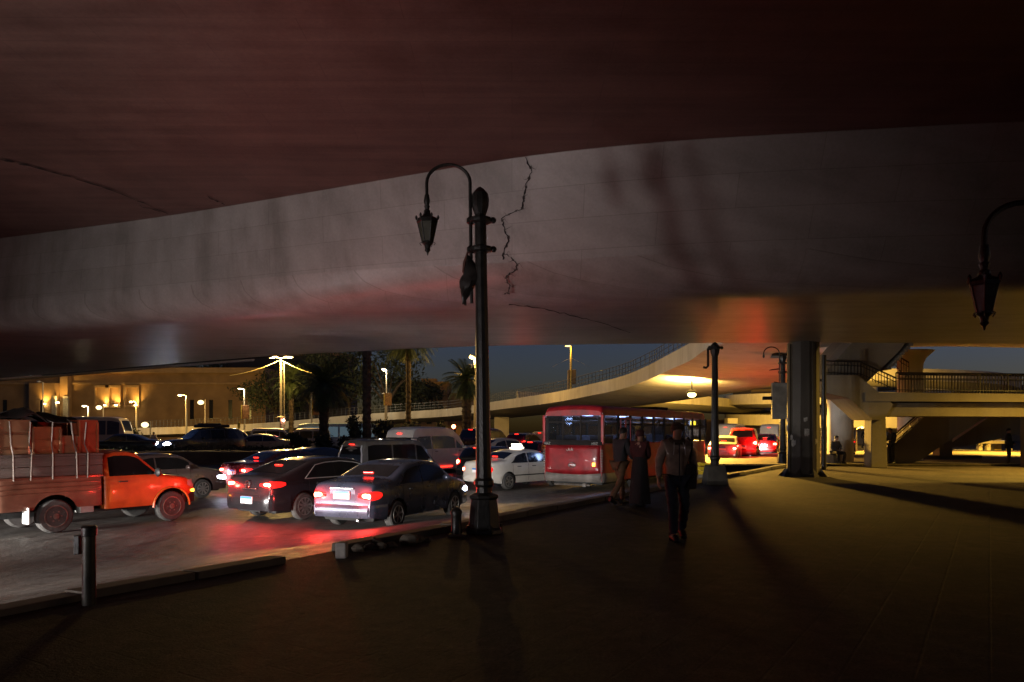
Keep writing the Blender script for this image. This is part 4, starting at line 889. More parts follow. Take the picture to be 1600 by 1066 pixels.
bus_simple('pale blue bus parked behind the bare palm trunks', 527, 62, 262, 7.0, 2.3, paint('pale blue', (.3, .42, .5), .4), emit('pale blue lit glass', (.45, .7, .85), .12, (.1, .12, .14)), ((.4, 1.7), (1.85, 3.2), (3.35, 4.7), (4.85, 6.3)), cat='bus', name='bus')

# out of frame queue to the left whose lamps light the scene
for (x, y, th, lab, pc, e, rd_) in ((-9.5, .9, 24, 'grey sedan with headlamps on, entering from the left edge', (.3, .3, .3), 5200, 350), (-15.2, 8.0, 35, 'dark sedan with headlamps on, queueing outside the left edge', (.06, .06, .07), 6500, 500), (-14.2, 2.6, 34, 'silver sedan with headlamps on, queueing far outside the left edge', (.4, .38, .34), 5500, 450)):
    car('sedan', lab, 'car', (x, y), DG(th), paint(lab[:4], pc), ref='c', head=True, beam=e, red=rd_, spill=.26 if x > -10 else 0.05 if x < -15 else 0, cone=34 if x > -10 else 62 if x < -15 else 42)

# ------------------------------------------------------------------ pickup with crates
pkx, pky = gnd(85, 833, -.62); TH = DG(34); rz = math.pi/2-TH; LP = 4.45
o = Vector((pkx, pky, 0))-Matrix.Rotation(rz, 3, 'Z') @ Vector((1.1-LP/2, -.8, 0))
pk = thing('pickup_truck', 'orange pickup truck loaded with tied crates, leftmost vehicle in the near lane', 'pickup', (o.x, o.y, road_z(o.x, o.y)), rz)
ORG = paint('orange', (.5, .1, .014), .38, .35, .05, .16)
CAB = [(0, 1.55), (.05, 1.66), (.25, 1.71), (.55, 1.71), (.78, 1.65), (1.3, 1.17), (1.45, 1.12), (1.98, 1.04), (2.22, .9), (2.29, .72), (2.3, .5)]
cab = Shell(2.3, 1.7, 1.71, CAB, 1.12, (1.57,), .36, .44, sill=.42, end=.42, pr=0, pf=.2, tum=.16)
dx = 2.15-LP/2+2.3/2
def shift(m, dx): m.v = [(x+dx, y, z) for x, y, z in m.v]; return m
shift(cab.body(), dx).build('cab', ORG, pk, smooth=True, ang=.55)
for sg in (-1, 1):
    shift(cab.side_patch(.1, 1.2, 1.15, .1, sg, fr=0), dx).build('side_window', GLASS, pk, smooth=True)
    shift(cab.wrap(.78, .98, .42, .3, sg, front=True), dx).build('headlight', HEADD, pk, smooth=True)
    shift(cab.wrap(.66, .74, .55, .2, sg, front=True), dx).build('indicator', AMBER, pk, smooth=True)
    m = MB(); m.box((dx-.75, sg*.86, 1.02), (.2, .03, .03)); m.build('door_handle', DARK, pk, bevel=.008)
    m = MB(); m.ball((dx+.0, sg*.98, 1.2), (.06, .11, .11), 10, 6); m.box((dx+.0, sg*.9, 1.16), (.03, .14, .03)); m.build('wing_mirror', DARK, pk, smooth=True)
    m = MB()
    pts = [(1.57-1.15+dx+.46*math.cos(math.pi*k/16), sg*(.865), .36+.46*math.sin(math.pi*k/16)) for k in range(17)]
    m.tube(pts, .025, 6); m.build('arch_trim', ORG, pk, smooth=True)
shift(cab.top_patch(.82, 1.28, .9), dx).build('windshield', GLASS, pk, smooth=True)
shift(cab.bumper(.42, .66, .45, True), dx).build('bumper', DARK, pk, smooth=True)
BEDM = mat('paint worn bed red', (.17, .075, .045), .45, .1, .2, 5, coat=.2); WOOD = mat('grey boards', (.14, .112, .095), .8, 0, .2, 3, .3, 20, stretch=(.3, 4, 4))
bed = Shell(2.08, 1.72, 1.2, [(0, 1.2), (2.08, 1.2)], 1.19, (1.1,), .36, .46, sill=.52, end=.52, pr=0, pf=0, tum=0, r=.02, crown=0, sw=1)
shift(bed.body(), -LP/2+1.04).build('cargo_bed', BEDM, pk, smooth=True, ang=.5)
for sg in (-1, 1):
    m = MB()
    for z in (.86, .96, 1.06): m.box((-LP/2+1.04, sg*.868, z), (2.0, .018, .03))
    m.box((-LP/2+1.04, sg*.875, 1.185), (2.08, .03, .05)); m.build('bed_rib', BEDM, pk, bevel=.006)
    m = MB(); m.box((-LP/2+1.04, sg*.84, 1.32), (2.08, .035, .2)); m.box((-LP/2+1.04, sg*.84, 1.53), (2.08, .035, .2)); m.box((-LP/2+1.04, sg*.84, 1.66), (2.12, .05, .05)); m.build('side_board', WOOD, pk, bevel=.006)
    m = MB(); m.box((-LP/2+.55, sg*.8, .42), (.02, .28, .34)); m.build('mud_flap', mat('white flap', (.75, .75, .72), .5), pk)
m = MB(); m.box((-LP/2-.01, 0, 1.32), (.035, 1.6, .2)); m.box((-LP/2-.01, 0, 1.53), (.035, 1.6, .2)); m.build('side_board', WOOD, pk, bevel=.006)
m = MB(); m.bx((-LP/2+.15, -.5, .35), (LP/2-.3, .5, .62)); m.build('chassis', CHAS, pk)
m = MB(); m.box((-LP/2+1.75, -.72, .5), (.3, .25, .24)); m.build('battery_box', mat('grey tin', (.3, .3, .28), .5), pk, bevel=.02)
m = MB(); m.tube([(-LP/2-.06, -.8, .52), (-LP/2-.06, .8, .52)], .04, 8); m.build('bumper', RIMD, pk, smooth=True)
for x in (1.1-LP/2, 3.72-LP/2):
    for sg in (-1, 1): wheel_parts(pk, x, sg*.77, .36, .22, sg, RIMD, style='steel')
for sg in (-1, 1):
    m = MB(); m.box((-LP/2-.03, sg*.74, .72), (.04, .12, .26)); m.build('tail_light', TAILD, pk, bevel=.01)
def in_bed(x, y, z): v = Matrix.Rotation(rz, 3, 'Z') @ Vector((x-LP/2, y, 0)); return (o.x+v.x, o.y+v.y, road_z(o.x, o.y)+z)
rng = random.Random(5)
CR = [mat('crate orange brown', (.24, .075, .024), .6, 0, .2, 4), mat('crate tan', (.2, .1, .045), .7, 0, .2, 4), mat('crate rust red', (.27, .05, .016), .6, 0, .2, 4)]
crate_spec = [(.3, -.5, .72, .5, .85, 1, 'tan crate at the rear corner of the pickup bed'), (.98, -.5, .56, .5, .72, 0, 'orange brown crate second from the tail of the pickup bed'), (1.45, -.5, .34, .5, .55, 1, 'low tan crate in the dip of the pickup load'), (1.83, -.5, .4, .5, .86, 2, 'tall rust red crate just behind the pickup cab'),
              (.5, .3, .95, .85, .8, 0, 'wide orange brown crate on the far rear side of the pickup bed'), (1.52, .3, .95, .85, .82, 2, 'wide rust red crate on the far front side of the pickup bed')]
for (x, y, a, b, h, ci, lab) in crate_spec:
    t = thing('crate', lab, 'crate', in_bed(x, y, .985), rz+rng.uniform(-.02, .02), 'crates loaded on the pickup'); n = 5
    h += .52
    m = MB(); m.bx((-a/2+.02, -b/2+.02, 0), (a/2-.02, b/2-.02, h-.03)); m.build('box', CR[ci], t, bevel=.012)
    m = MB()
    for k in range(n):
        z = .07+(h-.14)*k/(n-1)
        for sg in (-1, 1): m.box((0, sg*(b/2-.012), z), (a, .018, (h-.14)/(n-1)*.8)); m.box((sg*(a/2-.012), 0, z), (.018, b, (h-.14)/(n-1)*.8))
    m.build('slats', CR[ci], t, bevel=.004)
    m = MB()
    for sx in (-1, 1):
        for sy in (-1, 1): m.box((sx*(a/2-.01), sy*(b/2-.01), h/2), (.045, .045, h))
    m.build('corner_posts', CR[(ci+1) % 3], t, bevel=.005)
m = MB(); rows = []
for i in range(25):
    row = []
    for j in range(13):
        u, v = i/24, j/12; x = .02+u*1.75; y = -.62+v*1.3
        z = 2.46+.1*math.sin(u*6)*math.sin(v*4+1)+.1*math.exp(-((u-.45)/.2)**2)+.05*math.sin(u*17+v*9)+rng.uniform(-.012, .012)-.12*max(0, abs(v-.5)*2-.7)*3
        row.append(in_bed(x, y, max(z, 2.37)+.0))
    rows.append(row)
m.grid(rows); tp = m.build('tarpaulin', mat('dark tarpaulin', (.02, .016, .013), .75, 0, .3, 4, .2, 10), smooth=True)
sm_ = tp.modifiers.new('thick', 'SOLIDIFY'); sm_.thickness = .02
tag(tp, 'dark crumpled tarpaulin thrown over the top of the pickup crates', 'tarpaulin')
m = MB()
for x in (.28, .62, 1.05, 1.5, 1.72):
    m.tube([in_bed(x+rng.uniform(-.03, .03), -.9, 1.15), in_bed(x+rng.uniform(-.03, .03), -.885, 1.69), in_bed(x, -.785, 1.9), in_bed(x+rng.uniform(-.05, .05), -.77, 2.36), in_bed(x, -.5, 2.43)], .014, 5)
tag(m.build('load_ropes', mat('pale rope', (.15, .12, .1), .85), smooth=True), 'pale ropes tying the crates down over the pickup side boards', 'ropes')

# ------------------------------------------------------------------ red bus
BL, BW = 11.6, 2.42; BT = DG(32); brz = math.pi/2-BT
bc = Vector((X_(944, 25.2), 25.2, 0))-Matrix.Rotation(brz, 3, 'Z') @ Vector((-BL/2, -BW/2, 0))
bz = road_z(bc.x-2, bc.y-2)
bus = thing('bus', 'old red city bus with lit windows and dusty rear, right of the taxi', 'bus', (bc.x, bc.y, bz), brz)
BRED = mat('paint bus red', (.21, .006, .01), .5, 0, .3, 2.5, coat=.08, spec=.3); BDK = mat('bus dark trim', (.01, .008, .008), .85, spec=.15); BGR = mat('bus grey bumper', (.1, .085, .075), .6, 0, .2, 4)
hb = BL/2
low = Shell(BL, BW, 1.74, [(0, 1.6), (.04, 1.74), (BL-.04, 1.74), (BL, 1.6)], 1.7, (3.1, 9.2), .48, .56, sill=.42, end=.45, pr=.02, pf=.03, tum=0, r=.02, crown=0, sw=1)
low.body().build('lower_body', BRED, bus, smooth=True, ang=.5)
rf = Shell(BL, BW, 3.05, [(0, 2.86), (.05, 2.98), (.2, 3.05), (BL-.2, 3.05), (BL-.05, 2.96), (BL, 2.86)], 3.0, (), sill=2.72, end=2.72, pr=.02, pf=.03, tum=0, r=.16, crown=.05, sw=3)
rf.body().build('roof', BRED, bus, smooth=True, ang=.5)
m = MB(); m.bx((-hb+.4, -.95, .3), (hb-.4, .95, .85)); m.build('chassis', CHAS, bus)
m = MB()
for x in (3.1, 9.2):
    for sg in (-1, 1): m.bx((x-.56-hb, sg*1.18, .5), (x+.56-hb, sg*.6, 1.08))
m.build('wheel_well', CHAS, bus)
px_ = [0.06, 1.25, 2.35, 3.5, 4.7, 5.9, 7.1, 8.3, 9.5, 10.6, BL-.06]
for sg in (-1, 1):
    for i, x in enumerate(px_):
        m = MB(); m.box((x-hb, sg*(BW/2-.035-(.03 if i in (0, len(px_)-1) else 0)), 2.23), (.1 if 0 < i < len(px_)-1 else .12, .06, 1.02)); m.build('window_pillar', BDK, bus)
BG = clear_glass('bus glass', (.7, .74, .82), .8)
for sg in (-1, 1):
    for i in range(len(px_)-1):
        a, b = px_[i]+.06-hb, px_[i+1]-.06-hb; m = MB(); m.bx((a, sg*(BW/2-.05), 1.76), (b, sg*(BW/2-.042), 2.71)); wnd = m.build('side_window', BG, bus)
        m = MB(); m.box(((a+b)/2, sg*(BW/2-.03), 2.42), (b-a, .03, .045)); m.build('window_bar', BDK, wnd)
for xd in (1.36, 1.84):                                            # rear passenger door, two leaves on the kerb side
    m = MB(); x = xd+.22-hb; y = -BW/2-.012
    m.box((x, y, .62), (.44, .03, .36)); m.box((x, y, 1.15), (.44, .025, .7)); m.box((x-.2, y, 1.95), (.04, .03, 1.3)); m.box((x+.2, y, 1.95), (.04, .03, 1.3)); m.box((x, y, 2.63), (.44, .03, .08)); m.box((x, y, 1.52), (.44, .03, .06))
    dr = m.build('door', BRED, bus, bevel=.006); m = MB(); m.box((x+.14, y-.03, 1.4), (.025, .03, .5)); m.build('handle', CHROME, dr)
# rear: pillars, glass, panel
m = MB()
for sg in (-1, 1): m.box((-hb+.035, sg*1.03, 2.23), (.07, .12, .86))
m.box((-hb+.02, 0, 1.8), (.08, 2.0, .12)); m.build('rear_frame', BDK, bus, bevel=.01)
for sg in (-1, 1): m = MB(); m.box((-hb+.03, sg*1.145, 2.23), (.12, .1, 1.02)); m.build('corner_post', BRED, bus, bevel=.02)
m = MB(); m.bx((-hb+.02, -1.0, 1.84), (-hb+.03, 1.0, 2.72)); rw_ = m.build('rear_window', BG, bus)
m = MB()
for y in (-.32, .38): m.box((-hb+.0, y, 2.28), (.03, .05, .85))
m.box((-hb+.0, 0, 2.5), (.03, 2.0, .05)); m.build('window_bar', BDK, rw_)
m = MB(); rows = []
for k in range(9):
    z = .72+k*(1.66-.72)/8; rows.append([(-hb-.03-.05*math.sin(math.pi*k/8)*(1-(2*j/12-1)**4)-.01, -1.06+2.12*j/12, z-.06*(1-(2*j/12-1)**2)*(1 if k == 0 else 0)) for j in range(13)])
m.grid(rows); hat = m.build('engine_hatch', BRED, bus, smooth=True)
sm_ = hat.modifiers.new('thick', 'SOLIDIFY'); sm_.thickness = .02; sm_.offset = -1
m = MB()
for k in range(14): m.box((-hb-.02, -1.13, .8+k*.055), (.05, .09, .018)); m.box((-hb-.02, 1.13, .8+k*.055), (.05, .09, .018))
m.build('side_vent', BGR, bus)
low.bumper(.4, .72, 1.2, off=.06).build('bumper', BGR, bus, smooth=True)
m = MB(); m.bx((-hb-.055, -1.15, 1.68), (-hb-.03, 1.15, 1.8)); m.build('rear_trim', BDK, bus, bevel=.008)
m = MB(); m.box((-hb-.1, -.86, 1.02), (.03, .1, .12)); m.build('tail_light', AMBER, bus, bevel=.01)
for y in (-1.0, .9):
    m = MB(); m.box((-hb-.09, y*.98, .86), (.03, .12, .1)); m.build('tail_light', TAILD, bus, bevel=.01)
m = MB()
for k in range(18):
    a, b = 2*math.pi*k/18, 2*math.pi*(k+1)/18; m.tube([(-hb-.105, -.02+.13*math.cos(a), .99+.075*math.sin(a)), (-hb-.105, -.02+.13*math.cos(b), .99+.075*math.sin(b))], .016, 5)
m.box((-hb-.1, -.02, .99), (.01, .18, .03)); m.build('emblem', mat('dull chrome', (.35, .33, .32), .35, .8), bus, smooth=True)
def strokes(lines, x, y0, z0, s, name, mt_, parent, r=.008):
    m = MB()
    for l in lines: m.tube([(x, y0-p[0]*s, z0+p[1]*s) for p in l], r, 4)
    return m.build(name, mt_, parent)
WHT = mat('faded white lettering', (.55, .5, .48), .6)
strokes([[(0, .3), (.05, .05), (.3, 0), (.55, .05), (.6, .3)], [(.75, .05), (.75, .7)], [(.75, .05), (1.0, .02), (1.05, .25), (1.2, .25), (1.2, .02), (1.5, .02), (1.5, .3)], [(1.65, .8), (1.65, .02)], [(1.85, .4), (1.8, .1), (1.95, -.1), (2.1, .1)], [(.28, -.25), (.34, -.25)], [(1.1, .5), (1.15, .5)], [(1.3, .5), (1.36, .5)]], -hb-.1, .2, 1.5, .13, 'lettering', WHT, bus)
LT = mat('grey raised lettering', (.3, .3, .29), .5)
for y0 in (1.08, -.78):
    strokes([[(0, 0), (0, 1), (.35, .4), (.7, 1), (.7, 0)], [(1.0, 0), (1.3, 1), (1.6, 0)], [(1.12, .4), (1.48, .4)], [(1.8, 1), (2.5, 1), (1.8, 0), (2.5, 0)]], -hb-.062, y0, 1.7, .085, 'lettering', LT, bus, .009)
for x in (3.1, 9.2):
    for sg in (-1, 1): wheel_parts(bus, x-hb, sg*(BW/2-.18), .48, .3, sg, RIMD, style='steel')
m = MB(); m.box((1.2, -.1, 3.14), (1.3, 1.2, .12)); m.build('roof_hatch', BDK, bus, bevel=.03)
m = MB(); m.box((-hb-.04, -.5, .3), (.15, .12, .12)); m.tube([(-hb-.05, -.7, .3), (-hb-.05, .7, .3)], .03, 6); m.build('tow_bar', BGR, bus)
SEAT = mat('bus seat', (.06, .06, .08), .8)
for k in range(9):
    for sg in (-1, 1):
        m = MB(); x = -hb+1.1+k*1.05; m.box((x, sg*.7, 1.3), (.42, .85, .1)); m.box((x-.2, sg*.7, 1.65), (.08, .85, .75)); m.build('passenger_seat', SEAT, bus, bevel=.02)
m = MB(); m.bx((-hb+.1, -1.1, .95), (hb-.1, 1.1, 1.0)); m.build('cabin_floor', BDK, bus)
m = MB(); m.bx((-hb+.06, -1.12, 2.76), (hb-.1, 1.12, 2.80)); m.build('cabin_ceiling', mat('bus ceiling', (.4, .42, .45), .6), bus)
for x in (-4.6, -1.6, 1.6, 4.4):
    lamp_point('cabin light', (x, 0, 2.6), (.55, .7, 1), 60, bus, .15)
    m = MB(); m.box((x, 0, 2.745), (.6, .14, .03)); m.build('cabin_lamp', emit('bus cabin lamp', (.35, .5, 1), 6), bus)
m = MB()
for sg in (-1, 1): m.tube([(-hb+.4, sg*.45, 2.55), (hb-1, sg*.45, 2.55)], .02, 5)
m.build('grab_rail', CHROME, bus, smooth=True)
m = MB(); m.box((hb-1.35, -.95, 2.55), (.5, .12, .18)); m.build('route_sign', emit('amber route sign', (1, .7, .02), 4), bus, bevel=.02)
m = MB(); m.bx((hb-.06, -1.1, 1.76), (hb-.05, 1.1, 2.7)); m.build('windshield', BG, bus)
# ------------------------------------------------------------------ people
def skin_mesh(name, verts, edges, radii, root=0, sub=2):
    me = bpy.data.meshes.new(name+'_skel'); me.from_pydata([tuple(v) for v in verts], edges, [])
    o = bpy.data.objects.new(name+'_skel', me); COL.objects.link(o)
    o.modifiers.new('skin', 'SKIN'); sk = me.skin_vertices[0].data
    for i, r in enumerate(radii): sk[i].radius = r if hasattr(r, '__len__') else (r, r)
    sk[root].use_root = True
    ss = o.modifiers.new('sub', 'SUBSURF'); ss.levels = sub; ss.render_levels = sub
    dg = bpy.context.evaluated_depsgraph_get(); ev = o.evaluated_get(dg)
    m2 = bpy.data.meshes.new_from_object(ev); m2.name = name
    bpy.data.objects.remove(o, do_unlink=True); bpy.data.meshes.remove(me)
    return m2
def link_mesh(name, me, mt, parent):
    me.shade_smooth(); me.materials.clear(); me.materials.append(mt); me.update()
    o = bpy.data.objects.new(name, me); COL.objects.link(o); o.parent = parent; return o
SKIN = mat('skin', (.3, .17, .11), .55, 0, .08, 10)
STAND = dict(pel=(0, 0, .95), spi=(0, .01, 1.12), che=(0, .02, 1.32), nek=(0, .015, 1.475), hd=(0, -.01, 1.6),
             shl=(.17, .02, 1.41), ell=(.235, .05, 1.14), wrl=(.25, -.02, .9), shr=(-.17, .02, 1.41), elr=(-.235, .05, 1.14), wrr=(-.25, -.02, .9),
             hpl=(.09, 0, .9), knl=(.1, -.02, .5), anl=(.1, .03, .085), hpr=(-.09, 0, .9), knr=(-.1, -.02, .5), anr=(-.1, .03, .085))
def person(label, loc, rz, H, pose, jacket, trousers, shoes, hair, fingers=True, hat=False, skirt=None, jk_len=.8, bulk=1.0, group=None, toes=(0, 0)):
    J = dict(STAND); J.update(pose); k = H/1.75; J = {a: Vector(b)*k for a, b in J.items()}
    t = thing('person', label, 'person', loc, rz, group)
    V, E, Rr, ix = [], [], [], {}
    def add(n, p, r, par=None):
        ix[n] = len(V); V.append(p); Rr.append(tuple(q*k for q in (r if hasattr(r, '__len__') else (r, r))))
        if par is not None: E.append((ix[par], ix[n]))
    add('pel', J['pel'], (.135, .1)); add('spi', J['spi'], (.125, .095), 'pel'); add('che', J['che'], (.145, .1), 'spi'); add('nek', J['nek'], .055, 'che')
    h = J['hd']; up = (h-J['nek']).normalized(); fw = Vector((0, -1, 0)); fw = (fw-up*fw.dot(up)).normalized()
    add('jaw', h-up*.05*k+fw*.012*k, (.062, .07), 'nek'); add('hd', h+up*.02*k, (.076, .092), 'jaw'); add('crn', h+up*.095*k, (.058, .07), 'hd')
    for s in 'lr':
        add('sh'+s, J['sh'+s], .06, 'che'); add('el'+s, J['el'+s], .042, 'sh'+s); add('wr'+s, J['wr'+s], .028, 'el'+s)
        d = (J['wr'+s]-J['el'+s]).normalized(); b = J['wr'+s]+d*.055*k; add('pm'+s, b, (.036, .02), 'wr'+s)
        if fingers:
            sd = Vector((0, 1, 0)); sd = (sd-d*sd.dot(d)).normalized(); inn = d.cross(sd)*(1 if s == 'l' else -1)
            for q, (of, ln) in enumerate(((-.026, .066), (-.009, .076), (.009, .07), (.025, .055))):
                a0 = b+d*.03*k+sd*of*k; a1 = a0+d*ln*.55*k-inn*.012*k; a2 = a1+d*ln*.4*k-inn*.028*k
                add(f'f{q}a{s}', a0, .011, 'pm'+s); add(f'f{q}b{s}', a1, .009, f'f{q}a{s}'); add(f'f{q}c{s}', a2, .008, f'f{q}b{s}')
            a0 = b-sd*.035*k; add('t0'+s, a0, .012, 'pm'+s); add('t1'+s, a0+d*.04*k-sd*.018*k-inn*.015*k, .0095, 't0'+s)
        add('hp'+s, J['hp'+s], .085, 'pel'); add('kn'+s, J['kn'+s], .056, 'hp'+s); add('an'+s, J['an'+s], .04, 'kn'+s)
        kd = J['an'+s]-J['kn'+s]; kd.normalize(); f2 = (fw-kd*fw.dot(kd)*.6); f2.normalize()
        add('to'+s, J['an'+s]+f2*.14*k+kd*.045*k, .032, 'an'+s)
    me = skin_mesh('body', V, E, Rr)
    nose = h+fw*.1*k-up*.005*k                                     # sculpt a face: nose, brow sockets, chin
    for v in me.vertices:
        c = v.co; r = (c-nose).length/k
        if r < .04: v.co += fw*(.02*k*math.exp(-(r/.016)**2))
        for sx in (-1, 1):
            e = h+fw*.09*k+up*.022*k+Vector((sx*.032*k, 0, 0)); r = (c-e).length/k
            if r < .05: v.co -= fw*(.011*k*math.exp(-(r/.017)**2))
    link_mesh('body', me, SKIN, t)
    # jacket
    V, E, Rr, ix = [], [], [], {}
    hem = J['pel'].lerp(J['spi'], -.15) if jk_len >= .9 else J['pel']+Vector((0, 0, (.87-.95)*k))
    g = bulk
    add('che', J['che'], (.175*g, .13*g)); add('nk', J['nek']+(J['che']-J['nek'])*.12, .085, 'che'); add('spi', J['spi'], (.165*g, .128*g), 'che'); add('pel', hem, (.175*g, .135*g), 'spi')
    for s in 'lr':
        add('sh'+s, J['sh'+s], .085*g, 'che'); add('el'+s, J['el'+s], .066*g, 'sh'+s); add('wr'+s, J['wr'+s].lerp(J['el'+s], .08), .047*g, 'el'+s)
    jo = link_mesh('jacket', skin_mesh('jacket', V, E, Rr), jacket, t)
    rg = random.Random(len(label))
    for v in jo.data.vertices:
        q = v.co/k; v.co += v.normal*(.006*math.sin(q.z*42+q.x*15)+.005*math.sin(q.x*60-q.z*25+q.y*30))*k
    if skirt is None:
        V, E, Rr, ix = [], [], [], {}
        add('pel', J['pel']+Vector((0, 0, .02*k)), (.155, .12))
        for s in 'lr':
            add('hp'+s, J['hp'+s], .108, 'pel'); add('kn'+s, J['kn'+s], .078, 'hp'+s); add('an'+s, J['an'+s]-(J['kn'+s]-J['an'+s])*.03, .068, 'kn'+s)
        to = link_mesh('trousers', skin_mesh('trousers', V, E, Rr), trousers, t)
        for v in to.data.vertices: q = v.co/k; v.co += v.normal*(.006*math.sin(q.z*55+q.x*22))*k
    else:
        m = MB(); rows = []; b = (J['anl']+J['anr'])/2
        for i in range(12):
            u = i/11; c = J['spi'].lerp(Vector((b.x, b.y, .06*k)), u); row = []
            for j in range(25):
                a = 2*math.pi*j/24; f = 1+.07*u*math.sin(a*6+u*3); rx = (.16+skirt*u)*f*k; ry = (.13+skirt*u*.9)*f*k; row.append((c.x+rx*math.cos(a), c.y+ry*math.sin(a), c.z))
            rows.append(row)
        m.grid(rows); m.build('dress', trousers, t, smooth=True, ang=1.2)
    for s in 'lr':
        kd = (J['an'+s]-J['kn'+s]).normalized(); f2 = (fw-kd*fw.dot(kd)*.6).normalized(); a = J['an'+s]
        V, E, Rr, ix = [], [], [], {}
        add('a', a+kd*.02*k, .062); add('h', a-f2*.05*k+kd*.04*k, .054, 'a'); add('m', a+f2*.085*k+kd*.035*k, (.06, .052), 'a'); add('t', a+f2*.19*k+kd*.045*k, (.052, .042), 'm')
        link_mesh('shoe', skin_mesh('shoe', V, E, Rr, sub=1), shoes, t)
    m = MB(); c = h+up*.05*k-fw*.012*k; n = 14; rows = []
    low = -.35 if not hat else -.55
    for i in range(9):
        th = math.acos(1-(1-low)*i/8) if i else 0.001
        rows.append([(c.x+.092*k*math.sin(th)*math.cos(2*math.pi*j/n)*(1.1 if hat else 1), c.y+(.112 if hat else .106)*k*math.sin(th)*math.sin(2*math.pi*j/n)+.012*k*(1-math.cos(th)), c.z+.093*k*math.cos(th)+.03*k*math.sin(th)*(-math.sin(2*math.pi*j/n))*(i/8)) for j in range(n)])
    m.grid([r+[r[0]] for r in rows]); m.build('headwear' if hat else 'hair', hair, t, smooth=True)
    return t, J, k
def cloth(n, c, r=.85): return mat('cloth '+n, c, r, 0, .22, 9, .25, 60)
KAKI = cloth('brown tweed', (.36, .26, .2)); NAVY = cloth('dark denim', (.022, .028, .045)); BLK = cloth('black', (.014, .013, .014)); BRN = cloth('brown', (.16, .09, .045)); CHAR = cloth('charcoal', (.035, .034, .038)); SHOE = mat('shoe leather', (.016, .014, .013), .4)
HAIR = mat('dark hair', (.012, .009, .007), .6, 0, .2, 30)
# main walking man
mx, my = gnd(1057, 843, 0)
mw, J, k = person('man in brown jacket and dark jeans walking toward the camera, hood up', (mx, my, 0), R_(4), 1.69,
    dict(pel=(0, 0, .93), hd=(.005, -.03, 1.6), shl=(.185, .03, 1.41), shr=(-.185, -.01, 1.40), ell=(.27, .07, 1.15), wrl=(.29, .02, .9), elr=(-.26, .02, 1.14), wrr=(-.29, -.08, .9),
         hpl=(.09, 0, .89), knl=(.12, -.02, .5), anl=(.14, .2, .13), hpr=(-.09, 0, .89), knr=(-.085, -.1, .49), anr=(-.075, -.12, .085)), KAKI, NAVY, SHOE, cloth('brown knit', (.07, .042, .025)), hat=True, bulk=1.06)
m = MB(); sv = []
for i in range(21):
    a = 2*math.pi*i/20; sv.append(J['nek']+Vector((.1*math.cos(a)*k, .085*math.sin(a)*k-.01, -.015*k+.02*math.sin(a)*k)))
m.tube(sv, .04*k, 7); m.build('hood_collar', cloth('brown knit', (.07, .042, .025)), mw, smooth=True)
m = MB()
for sx in (-1, 1): m.tube([J['nek']+Vector((sx*.06, -.1, -.02)), J['che']+Vector((sx*.075, -.165, .06)), J['che']+Vector((sx*.085, -.165, -.06))], .006, 5)
m.build('hood_cord', mat('pale cord', (.5, .46, .42), .7), mw, smooth=True)
m = MB(); m.tube([J['che']+Vector((.0, -.165, .09)), J['spi']+Vector((0, -.155, 0)), J['pel']+Vector((0, -.15, -.06))], .008, 5); m.build('zip', DARK, mw)
m = MB(); m.box((J['ell'].x-.07, J['ell'].y-.03, .9), (.16, .3, .36)); m.build('shoulder_bag', cloth('dark bag', (.03, .022, .018)), mw, bevel=.04)
m = MB(); m.tube([J['ell']+Vector((-.05, -.02, -.06)), J['shl']+Vector((.03, -.1, .03)), J['shl']+Vector((0, 0, .09)), J['shl']+Vector((0, .1, 0)), J['ell']+Vector((-.05, .08, -.06))], .016, 6); m.build('bag_strap', DARK, mw, smooth=True)
# the couple
x, y = gnd(968, 788, 0)
person('man in dark jacket and brown trousers striding away beside the woman in black', (x, y, 0), R_(128), 1.66,
    dict(pel=(0, 0, .92), spi=(0, -.03, 1.1), che=(0, -.06, 1.3), nek=(0, -.08, 1.46), hd=(0, -.12, 1.585), shl=(.17, -.06, 1.4), shr=(-.17, -.06, 1.4), ell=(.22, -.1, 1.14), wrl=(.16, -.26, 1.02), elr=(-.22, -.1, 1.14), wrr=(-.16, -.26, 1.02),
         hpl=(.085, 0, .89), knl=(.09, -.16, .5), anl=(.09, -.19, .085), hpr=(-.085, 0, .89), knr=(-.09, .08, .5), anr=(-.09, .34, .16)), CHAR, BRN, SHOE, HAIR, bulk=1.05)
x, y = gnd(1000, 791, 0)
person('woman in long black dress and dark red headscarf walking away by the kerb', (x, y, 0), R_(150), 1.6,
    dict(ell=(.19, -.05, 1.16), wrl=(.1, -.22, 1.08), elr=(-.19, -.05, 1.16), wrr=(-.1, -.22, 1.08), anl=(.08, -.1, .085), knl=(.09, -.1, .5), anr=(-.08, .14, .1), knr=(-.08, .02, .5)), cloth('dark red wool', (.06, .012, .012)), BLK, SHOE, cloth('dark red wool', (.06, .012, .012)), hat=True, skirt=.1)
